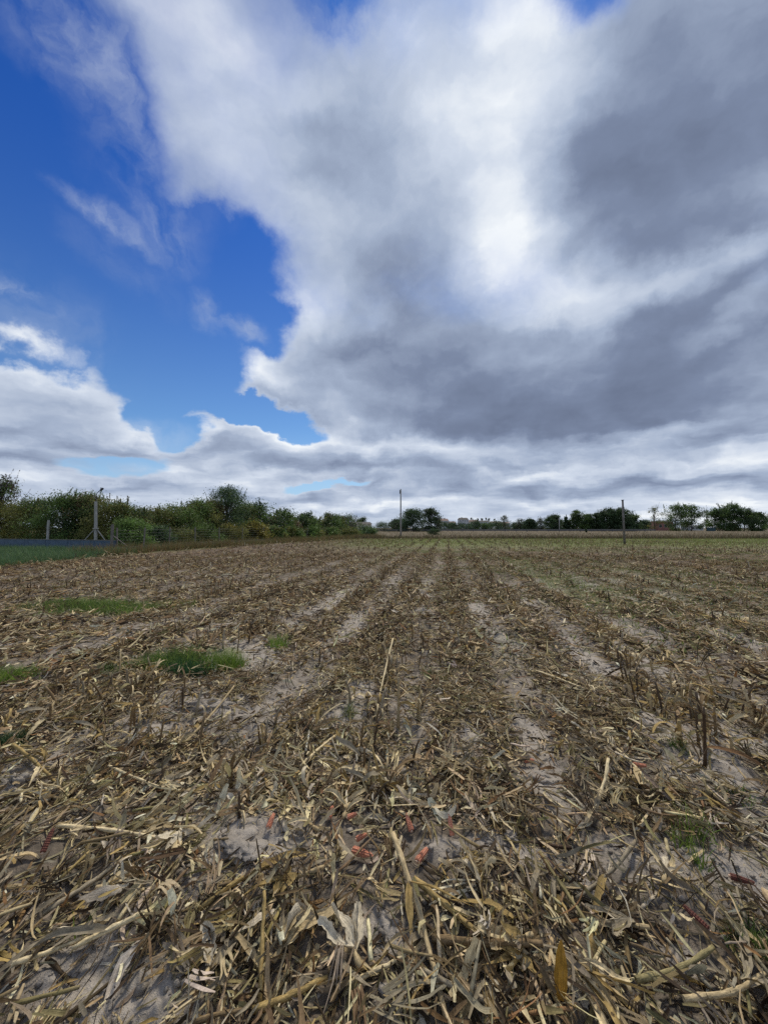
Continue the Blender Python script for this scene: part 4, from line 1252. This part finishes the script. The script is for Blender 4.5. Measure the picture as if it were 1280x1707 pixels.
LEFT = [ # px, top, width px, depth, tone, second tone, density, shape, shoots, name, label
    (2, 792, 66, 30, 'bare', 'green', .22, 'round', 16, 'thorn_tree', 'sparse purplish twiggy tree rising at the left edge'),
    (16, 838, 74, 29.6, 'olive', 'yellow', .9, 'shrub', 3, 'shrub', 'olive yellow shrub at the left edge behind the low wall'),
    (62, 832, 84, 28.6, 'olive', 'green', 1.0, 'shrub', 9, 'shrub', 'olive shrub with loose shoots behind the short post'),
    (108, 824, 86, 28, 'green', 'dark', 1.0, 'shrub', 9, 'shrub', 'dense dark green shrub between short post and braced post'),
    (148, 822, 70, 28.5, 'green', 'red', 1.0, 'shrub', 10, 'shrub', 'tall green shrub with reddish tips behind the braced post'),
    (186, 832, 78, 27.5, 'olive', 'green', .9, 'shrub', 12, 'shrub', 'olive ragged shrub right of the braced post'),
    (222, 848, 70, 29, 'dark', 'olive', .9, 'shrub', 9, 'shrub', 'dark ragged shrub beyond the bright bush'),
    (258, 850, 74, 32, 'olive', 'green', .9, 'shrub', 9, 'shrub', 'olive shrub midway along the hedge'),
    (296, 846, 80, 34, 'green', 'olive', 1.0, 'shrub', 8, 'shrub', 'round green shrub before the rise of the hedge'),
    (330, 833, 62, 37, 'green', 'olive', .85, 'round', 8, 'hedge_tree', 'green hedge tree left of the tallest one'),
    (352, 832, 46, 39, 'olive', 'red', .6, 'round', 9, 'hedge_tree', 'thin olive tree with reddish leaves touching the tallest hedge tree'),
    (380, 811, 74, 41, 'blue', 'green', .75, 'round', 9, 'hedge_tree', 'tallest dark leafy tree of the hedge'),
    (408, 838, 50, 44, 'green', 'olive', .8, 'round', 8, 'hedge_tree', 'loose green tree just right of the tallest one'),
    (433, 836, 54, 46, 'dark', 'green', .9, 'round', 5, 'hedge_tree', 'rounded dark tree second right of the tallest one'),
    (466, 851, 50, 49, 'green', 'red', .8, 'shrub', 8, 'shrub', 'shrub with reddish tips after the rounded dark tree'),
    (495, 862, 46, 52, 'dark', 'green', .8, 'shrub', 5, 'shrub', 'low dark shrub in the far hedge'),
    (512, 855, 36, 54, 'green', 'dark', .7, 'round', 6, 'hedge_tree', 'slim green tree in the far hedge'),
    (530, 864, 40, 58, 'dark', 'olive', .8, 'shrub', 4, 'shrub', 'dark bush beside the slim far hedge tree'),
    (552, 856, 42, 60, 'green', 'olive', .8, 'round', 5, 'hedge_tree', 'green tree near the far end of the hedge'),
    (578, 860, 38, 66, 'grey', 'green', .6, 'round', 7, 'hedge_tree', 'greyish open tree beside the low house'),
    (604, 862, 24, 120, 'dark', 'dark', .9, 'round', 0, 'hedge_tree', 'dark round tree top behind the low house'),
    (640, 870, 36, 150, 'dark', 'grey', .8, 'shrub', 2, 'shrub', 'dark shrub clump between low house and utility pole'),
]
sd_ = 100
for (px, top, wp, Y, t1, t2, dn, shp, sh, nm, lab) in LEFT:
    sd_ += 1
    near = Y < 45
    tree(nm, by_px(px, Y), Y, top_h(top, Y), wp / F * Y * (1.3 if 44 < Y < 70 else 1.08), t1, lab, 'trees of the left hedge', dn * (3.0 if near else 2.8), .06 if Y < 30 else .075 if near else .12,
         shp, sh, .02 if shp == 'shrub' else .12, 'tree' if 'tree' in nm else 'shrub', t2, seed=sd_, n_clump=None if near else 44)
UNDER = [ # bushes along the wire fence
    (218, 868, 66, 24.3, 'light', 'green', 'bright green leafy bush beside the end post of the wall'),
    (262, 880, 60, 27, 'blue', 'green', 'bluish bush behind the wire fence'),
    (300, 882, 56, 29.5, 'olive', 'green', 'low olive bush behind the wire fence'),
    (340, 876, 58, 32, 'green', 'olive', 'green bush below the thin reddish tree'),
    (384, 874, 52, 35, 'olive', 'yellow', 'yellowish bush below the tallest tree'),
    (420, 872, 52, 39, 'yellow', 'green', 'yellow green bush along the fence'),
    (455, 880, 46, 42, 'green', 'olive', 'low green bush along the farther fence'),
    (487, 880, 44, 45, 'olive', 'green', 'olive bush along the farther fence'),
    (520, 880, 42, 50, 'light', 'olive', 'light green bush near the far end of the fence'),
    (550, 881, 40, 54, 'green', 'olive', 'green bush near the far end of the fence'),
    (582, 881, 42, 58, 'olive', 'green', 'last olive bush before the rounded one'),
    (612, 879, 38, 62, 'blue', 'green', 'rounded blue green bush closing the hedge'),
]
for (px, top, wp, Y, t1, t2, lab) in UNDER:
    sd_ += 1
    Y = Y + 1.6
    tree('bush', by_px(px, Y), Y, top_h(top, Y), wp / F * Y, t1, lab, 'bushes along the wire fence', 3.0 if Y < 45 else 2.0, .06 if Y < 40 else .10, 'shrub', 6, .0, 'bush', t2, seed=sd_, n_clump=50)
RIGHT = [
    (688, 850, 46, 150, 'dark', 'blue', .9, 'round', 5, 'dark spreading tree just right of the tall utility pole'),
    (718, 847, 34, 156, 'dark', 'grey', 1.0, 'round', 4, 'taller narrow tree beside the spreading one'),
    (664, 866, 30, 160, 'dark', 'blue', .9, 'shrub', 2, 'low dark tree behind the utility pole'),
    (841, 859, 20, 185, 'grey', 'grey', .35, 'round', 4, 'pale thin tree right of the distant town'),
    (866, 864, 18, 185, 'grey', 'grey', .35, 'round', 3, 'small pale tree second right of the distant town'),
    (883, 866, 22, 180, 'dark', 'blue', .9, 'shrub', 2, 'low dark tree at the start of the right tree line'),
    (902, 862, 18, 185, 'grey', 'grey', .4, 'round', 4, 'pale see-through tree in the right tree line'),
    (922, 859, 28, 178, 'dark', 'dark', 1.0, 'shrub', 3, 'dark rounded tree before the pale thin post'),
    (944, 860, 16, 178, 'dark', 'blue', .9, 'cone', 2, 'small pointed dark tree in the right tree line'),
    (961, 850, 24, 176, 'green', 'dark', .9, 'round', 3, 'feathery green tree standing above its neighbours'),
    (978, 857, 26, 172, 'green', 'dark', 1.0, 'shrub', 2, 'broad green tree left of the black clump'),
    (996, 855, 24, 172, 'dark', 'dark', 1.0, 'shrub', 2, 'dark tree at the left of the black clump'),
    (1014, 848, 34, 170, 'dark', 'dark', 1.4, 'round', 3, 'tall black tree left of the bare field pole'),
    (1036, 847, 36, 170, 'dark', 'dark', 1.4, 'round', 3, 'tall black tree behind the bare field pole'),
    (1054, 856, 24, 172, 'dark', 'green', 1.1, 'shrub', 2, 'dark tree tailing off right of the bare field pole'),
    (1074, 868, 22, 200, 'blue', 'dark', .8, 'shrub', 1, 'low bluish tree before the red building'),
    (1091, 842, 30, 180, 'olive', 'green', .42, 'round', 5, 'open airy tree beside the red building'),
    (1126, 840, 38, 176, 'green', 'dark', .7, 'round', 6, 'leafy tree just right of the red building'),
    (1152, 841, 40, 176, 'green', 'dark', .7, 'round', 6, 'leafy tree of the pair right of the red building'),
    (1177, 846, 20, 180, 'grey', 'green', .35, 'round', 4, 'thin tree in the gap before the large clump'),
    (1199, 846, 34, 172, 'green', 'dark', .9, 'round', 4, 'left shoulder of the large right tree clump'),
    (1217, 839, 40, 172, 'dark', 'green', 1.1, 'round', 5, 'highest tree of the large right clump'),
    (1240, 847, 38, 172, 'dark', 'green', 1.1, 'round', 3, 'dark tree in the middle of the large right clump'),
    (1262, 854, 28, 174, 'dark', 'green', .8, 'round', 5, 'ragged tree at the end of the right clump'),
    (1284, 858, 24, 210, 'blue', 'grey', .9, 'shrub', 1, 'bluish distant tree at the right edge'),
    (1320, 855, 50, 190, 'dark', 'green', .9, 'shrub', 2, 'dark tree past the right clump'),
]
for (px, top, wp, Y, t1, t2, dn, shp, sh, lab) in RIGHT:
    sd_ += 1
    tree('field_tree', by_px(px, Y), Y, top_h(top, Y), wp / F * Y, t1, lab, 'trees across the far field', dn * 2.0, .28 if dn > .5 else .2, 'shrub' if dn > .8 and shp == 'round' else shp, sh, .0 if dn > .5 else .08,
         'tree', t2, seed=sd_, n_clump=60 if dn > .5 else 34)
ORDN = ['first', 'second', 'third', 'fourth', 'fifth', 'sixth', 'seventh', 'eighth', 'ninth', 'tenth', 'eleventh', 'twelfth', 'thirteenth', 'fourteenth', 'fifteenth', 'sixteenth',
        'seventeenth', 'eighteenth', 'nineteenth', 'twentieth', 'last']
for k, px in enumerate(range(738, 1070, 16)):
    sd_ += 1
    tree('hedge_shrub', by_px(px, 190), 190 + random.uniform(-2, 2), top_h(871.5 + random.uniform(-2, 1.5), 190), 32 / F * 190, random.choice(['dark', 'green', 'blue']),
         f'{ORDN[k]} low dark hedge shrub from the left in the line before the distant town', 'low hedge shrubs across the far field', 1.2, .30, 'shrub', 0, .0, 'shrub', 'dark', seed=sd_, n_clump=22)
sd_ += 1
tree('bush', by_px(725, 77), 77, 1.15, 2.6, 'dark', 'small black bush in the dry weeds right of the utility pole', None, 1.4, .10, 'shrub', 0, 0, 'bush', seed=sd_, n_clump=20)
sd_ += 1
tree('bush', by_px(976, 118), 118, 1.35, .9, 'dark', 'tiny upright dark bush in front of the far barrier', None, 1.2, .10, 'column', 0, 0, 'bush', seed=sd_, n_clump=14)

# weeds in front of the wall, and reddish dry weeds before the hedge
def wall_weeds(n):
    t = rng.uniform(0, 1, n)
    x = rng.uniform(-32, -13.2, n); y = rng.uniform(13, 27, n)
    e = field_edge_x(y)
    k = (x < e + .25 - .3 * rng.uniform(0, 1, n)) & (y < 22.5 + (-15.9 - x) * .31) & (x > -1.1 * y)
    return x[k], y[k]
grass_area('wall_weeds', 100000, wall_weeds, .18, .52, .010, .026, [(.085, .155, .06), (.115, .19, .07), (.075, .14, .075), (.13, .18, .08)], 3, .35, .9)
def hedge_weeds(n):
    y = rng.uniform(20, 61, n)
    x = field_edge_x(y) - rng.uniform(0, 1, n) ** 1.4 * 2.6 + .15
    k = rng.uniform(0, 1, n) < .35 + .8 * vnoise(y * .8, x * .8, 91)
    return x[k], y[k]
grass_area('hedge_weeds', 24000, hedge_weeds, .2, .75, .012, .028, [(.20, .13, .055), (.16, .14, .05), (.11, .12, .045), (.26, .20, .09), (.08, .11, .042), (.20, .11, .06)], 3, .28, .5)

# ------------------------------------------------------------------ wall, posts and wire fence on the left
A0 = Vector((by_px(190, 22.6), 22.8, 0)); A1 = Vector((-33.0, 28.2, 0))      # the low slate-blue wall
d = (A1 - A0); L = d.length; ang = math.atan2(d.y, d.x); u = d.normalized()
wall = empty('low_wall', (A0.x, A0.y, gz(A0.x, A0.y)), ang)
tag(wall, 'low blue grey panel wall with a thin pale rim behind the green weeds', 'wall')
npn = 9; pl = L / npn
pm = None
for i in range(npn):
    if pm is None:
        pm = MB().box(0, 0, .36, pl - .02, .06, .76).mesh('panel')
    link('panel', pm, M_SLATE, wall, (pl * (i + .5), 0, 0))
MB().box(L / 2, 0, .76, L, .09, .035).build('coping', M_CONC_D, wall)

def post(px, Y, top, wid, lab, mat=M_CONC, group='posts of the left fence', name='concrete_post', base_z=None):
    x = by_px(px, Y); h = top_h(top, Y) - gz(x, Y)
    m = MB(); m.tube([(0, 0, -.1), (0, 0, h * .5), (0, 0, h)], [wid * .72, wid * .7, wid * .66], 4)
    o = m.build(name, mat, loc=(x, Y, gz(x, Y)))
    o.rotation_euler = (random.gauss(0, .012), random.gauss(0, .012), .6)
    return tag(o, lab, 'post', group), x, h
post(80, 25.2, 867, .10, 'short pale post standing behind the low wall')
o, x, h = post(187, 22.5, 874, .11, 'grey post at the end of the low wall', M_WOOD)
MB().tube([(.02, .02, h * .62), (1.15, .35, .05)], [.035, .035], 5).build('brace', M_WOOD, o)
# the tall post with two braces
o, x, h = post(161, 25.0, 836, .13, 'tall pale braced post behind the low wall with a dark bent arm on top')
for sx in (-1, 1):
    MB().tube([(sx * .05, 0, 1.40), (sx * .62 * (.9 if sx > 0 else 1.1), -sx * .25, .55)], [.032, .032], 5).build('brace', M_CONC, o)
MB().box(0, 0, 1.42, .30, .30, .06).build('collar', M_CONC, o)
MB().tube([(0, 0, h - .1), (.02, 0, h + .45), (.12, 0, h + .62), (.32, 0, h + .82)], [.03, .028, .028, .03], 6).build('arm', M_DARKMETAL, o)
MB().tube([(.22, 0, h + .72), (.30, 0, h + .80), (.40, 0, h + .88)], [.04, .075, .05], 8).build('arm_head', M_DARKMETAL, o)  # dark thickened end of the bent arm

fence = empty('wire_fence', (0, 0, 0))
tag(fence, 'wire mesh fence on slim grey posts with a low concrete footing along the hedge', 'fence')
FP = [(196, 22.9), (240, 25.0), (283, 27.4), (326, 30), (366, 33), (404, 36.4), (440, 40.5), (476, 45), (512, 50), (548, 55), (584, 60), (620, 65)]
pts = []
for (px, Y) in FP:
    x = by_px(px, Y); z = gz(x, Y)
    pts.append(Vector((x, Y, z)))
    MB().tube([(x, Y, z - .1), (x + random.gauss(0, .03), Y, z + 1.5)], [.05, .045], 6).build('post', M_WOOD, fence)
for a, b in zip(pts[:-1], pts[1:]):
    m = MB()
    dd = b - a
    for zz in (.35, .55, .75, .95, 1.15, 1.35):
        m.tube([a + Vector((0, 0, zz)), a.lerp(b, .5) + Vector((0, 0, zz - .015)), b + Vector((0, 0, zz))], [.005] * 3, 3, False)
    n = int(dd.length / .22)
    for i in range(1, n):
        p = a.lerp(b, i / n)
        m.tube([p + Vector((0, 0, .33)), p + Vector((0, 0, 1.16))], [.004, .004], 3, False)
    m.build('wire_mesh', M_WIRE, fence)
    mid = a.lerp(b, .5)
    MB().box(mid.x, mid.y, .12, dd.length - .02, .10, .34, math.atan2(dd.y, dd.x)).build('footing', M_CONC_D, fence)

# ------------------------------------------------------------------ poles
def round_pole(name, px, Y, top, r0, r1, lab, mat):
    x = by_px(px, Y); h = top_h(top, Y)
    m = MB(); m.tube([(0, 0, -.2), (0, 0, h * .4), (0, 0, h)], [r0, (r0 + r1) / 2, r1], 10)
    o = m.build(name, mat, loc=(x, Y, 0), smooth=True)
    return tag(o, lab, 'pole'), h
o, h = round_pole('utility_pole', 668, 69, 815, .17, .11, 'tall pale utility pole standing before the dark spreading tree', M_CONC)
MB().box(0, 0, h - .55, .10, .9, .10).build('crossarm', M_WOOD, o)
for k in (-.4, 0, .4):
    m = MB().tube([(-.02, k, h - .5), (-.02, k, h - .34)], [.035, .05], 8); m.build('insulator', M_DARKMETAL, o)
MB().tube([(-.13, 0, h - .2), (-.15, 0, h - .85)], [.08, .08], 8).build('bracket', M_DARKMETAL, o)
o, h = round_pole('field_pole', 1040, 33.2, 833, .095, .075, 'bare grey wooden pole alone at the edge of the green strip', M_WOOD)
o.rotation_euler = (0, R(-1.2), 0)
MB().box(0, 0, h - .03, .17, .17, .05).build('pole_cap', M_DARKMETAL, o)
o, h = round_pole('thin_post', 932, 150, 864, .16, .13, 'thin pale post in front of the dark rounded tree', M_CONC)

# ------------------------------------------------------------------ far barrier, houses and town
bar = empty('concrete_barrier', (0, 0, 0))
tag(bar, 'long low grey barrier running across the far field before the trees', 'barrier')
xa, xb, n = by_px(628, 150), by_px(1092, 150), 26
bm_ = MB().box(0, 0, .62, (xb - xa) / n - .06, .18, .60).mesh('barrier_panel')
pm_ = MB().box(0, 0, .48, .22, .26, 1.06).mesh('barrier_post')
for i in range(n):
    link('barrier_panel', bm_, M_CONC_D, bar, (xa + (i + .5) * (xb - xa) / n, 150, 0))
    link('barrier_post', pm_, M_CONC_D, bar, (xa + i * (xb - xa) / n, 149.95, 0))

def house(name, px0, px1, Y, top, ridge, depth, wall, roof, lab, cat, nwin, group=None, floors=1, wz=.9, flat=False):
    x0, x1 = by_px(px0, Y), by_px(px1, Y); H = top_h(top, Y); Hr = top_h(ridge, Y); W = x1 - x0
    r = empty(name, ((x0 + x1) / 2, Y, 0))
    MB().box(0, depth / 2, H / 2 - .2, W, depth, H + .4).build('wall', wall, r)
    m = MB(); e = .35
    if flat:
        m.box(0, depth / 2, H + (Hr - H) / 2 + .003, W + .3, depth + .3, Hr - H)
    else:
        a = [(-W / 2 - e, -e, H), (W / 2 + e, -e, H), (W / 2 + e, depth + e, H), (-W / 2 - e, depth + e, H)]
        t0, t1 = (-W / 2 + W * .08, depth / 2, Hr), (W / 2 - W * .08, depth / 2, Hr)
        b = len(m.v); m.v += a + [t0, t1]
        m.f += [(b, b + 1, b + 5, b + 4), (b + 2, b + 3, b + 4, b + 5), (b + 1, b + 2, b + 5), (b + 3, b, b + 4), (b, b + 3, b + 2, b + 1)]
    m.build('roof', roof, r)
    for fl in range(floors):
        for i in range(nwin):
            xx = (-W / 2 + W * (i + .5) / nwin); zz = H * (fl + .55) / floors
            ww, hh = min(1.3, W / nwin * .5), min(1.4, H / floors * .45)
            f = MB().box(xx, -.02, zz, ww + .16, .10, hh + .16).build('window', M_WHITE, r)
            MB().box(xx, -.045, zz, ww, .10, hh).build('pane', M_PANE, f)
    return tag(r, lab, cat, group)
house('low_house', 594, 618, 96, 873.5, 870, 6, M_CREAM, M_ROOFD, 'low cream house with a dark roof above the hedge end', 'house', 0)
house('barn', 560, 596, 104, 871.5, 869.5, 6, M_ROOFD, M_ROOFD, 'dark shed roof joining the low cream house', 'shed', 0)
house('red_building', 1096, 1122, 200, 870, 867.5, 8, M_PINK, M_ROOFD, 'small red walled building under the airy tree', 'building', 3)
house('pale_hut', 1148, 1172, 215, 876.5, 874.5, 6, M_WHITE, M_METAL, 'pale hut glimpsed below the leafy pair of trees', 'hut', 2)
fx = empty('sheet_fence', (by_px(1180, 168), 168, 0))
for i in range(3):
    MB().box(i * 1.25, 0, .8, 1.2, .06, 1.6).build('sheet', M_TEAL, fx)
tag(fx, 'dull dark teal sheet fence at the foot of the large right clump', 'fence')
TOWN = [(733, 748, 868, 864.5, 'white', 'red', 'white block at the left end of the distant town', 2, 4),
        (749, 760, 871, 869, 'cream', 'red', 'low cream house second in the distant town', 1, 3),
        (765, 781, 866, 863, 'white', 'dark', 'tall white apartment block in the distant town', 3, 4),
        (782, 796, 870, 866.5, 'cream', 'red', 'red roofed house beside the tall white block', 2, 3),
        (797, 816, 869.5, 867.5, 'white', 'dark', 'long brown roofed building under the row of ridge trees', 2, 5),
        (817, 832, 871.5, 869, 'cream', 'red', 'low house at the right end of the distant town', 1, 4),
        (833, 850, 872, 870, 'white', 'red', 'last small roof before the pale thin trees', 1, 3)]
for (a, b, t, rdg, wl, rf, lab, fl, nw) in TOWN:
    house('town_house', a, b, 620, t, rdg, 12, M_WHITE if wl == 'white' else M_CREAM, M_ROOF if rf == 'red' else M_ROOFD, lab, 'house', nw, 'houses of the distant town', fl)
for k, (px, top) in enumerate([(796, 863), (803, 863), (810, 862), (815, 862.5), (824, 864), (770, 861), (786, 862), (740, 862)]):
    sd_ += 1
    tree('ridge_tree', by_px(px, 700), 700, top_h(top, 700), 4.5 / F * 700, 'grey', ['small round tree above the long brown roof', 'second round tree over the long brown roof', 'third round tree over the long brown roof', 'fourth round tree over the long brown roof', 'round tree right of the row over the brown roof', 'small tree above the tall white block', 'small tree above the red roofed town house', 'small tree above the leftmost white town block'][k], 'trees above the distant town',
         .5, .8, 'round', 0, .6, 'tree', seed=sd_, n_clump=12)

for (px, py, w) in [(560, 1000, 'the pale trodden track'), (800, 1020, 'the far bare streak'), (975, 1090, 'the long bare strip'), (880, 1210, 'the middle bare strip'),
                    (590, 1185, 'the narrow bare strip'), (1090, 1215, 'the bare patch in the right row'), (1215, 1230, 'the bare ground by the right edge'), (945, 972, 'the green streak in the far rows'),
                    (1180, 1450, 'the smooth soil patch'), (130, 1600, 'the bottom left bare soil'), (330, 1180, 'the bare mound'), (1175, 1292, 'the tall dark stake')]:
    x, y = gp(px, py); mark(x, y, w)
finish_labels()
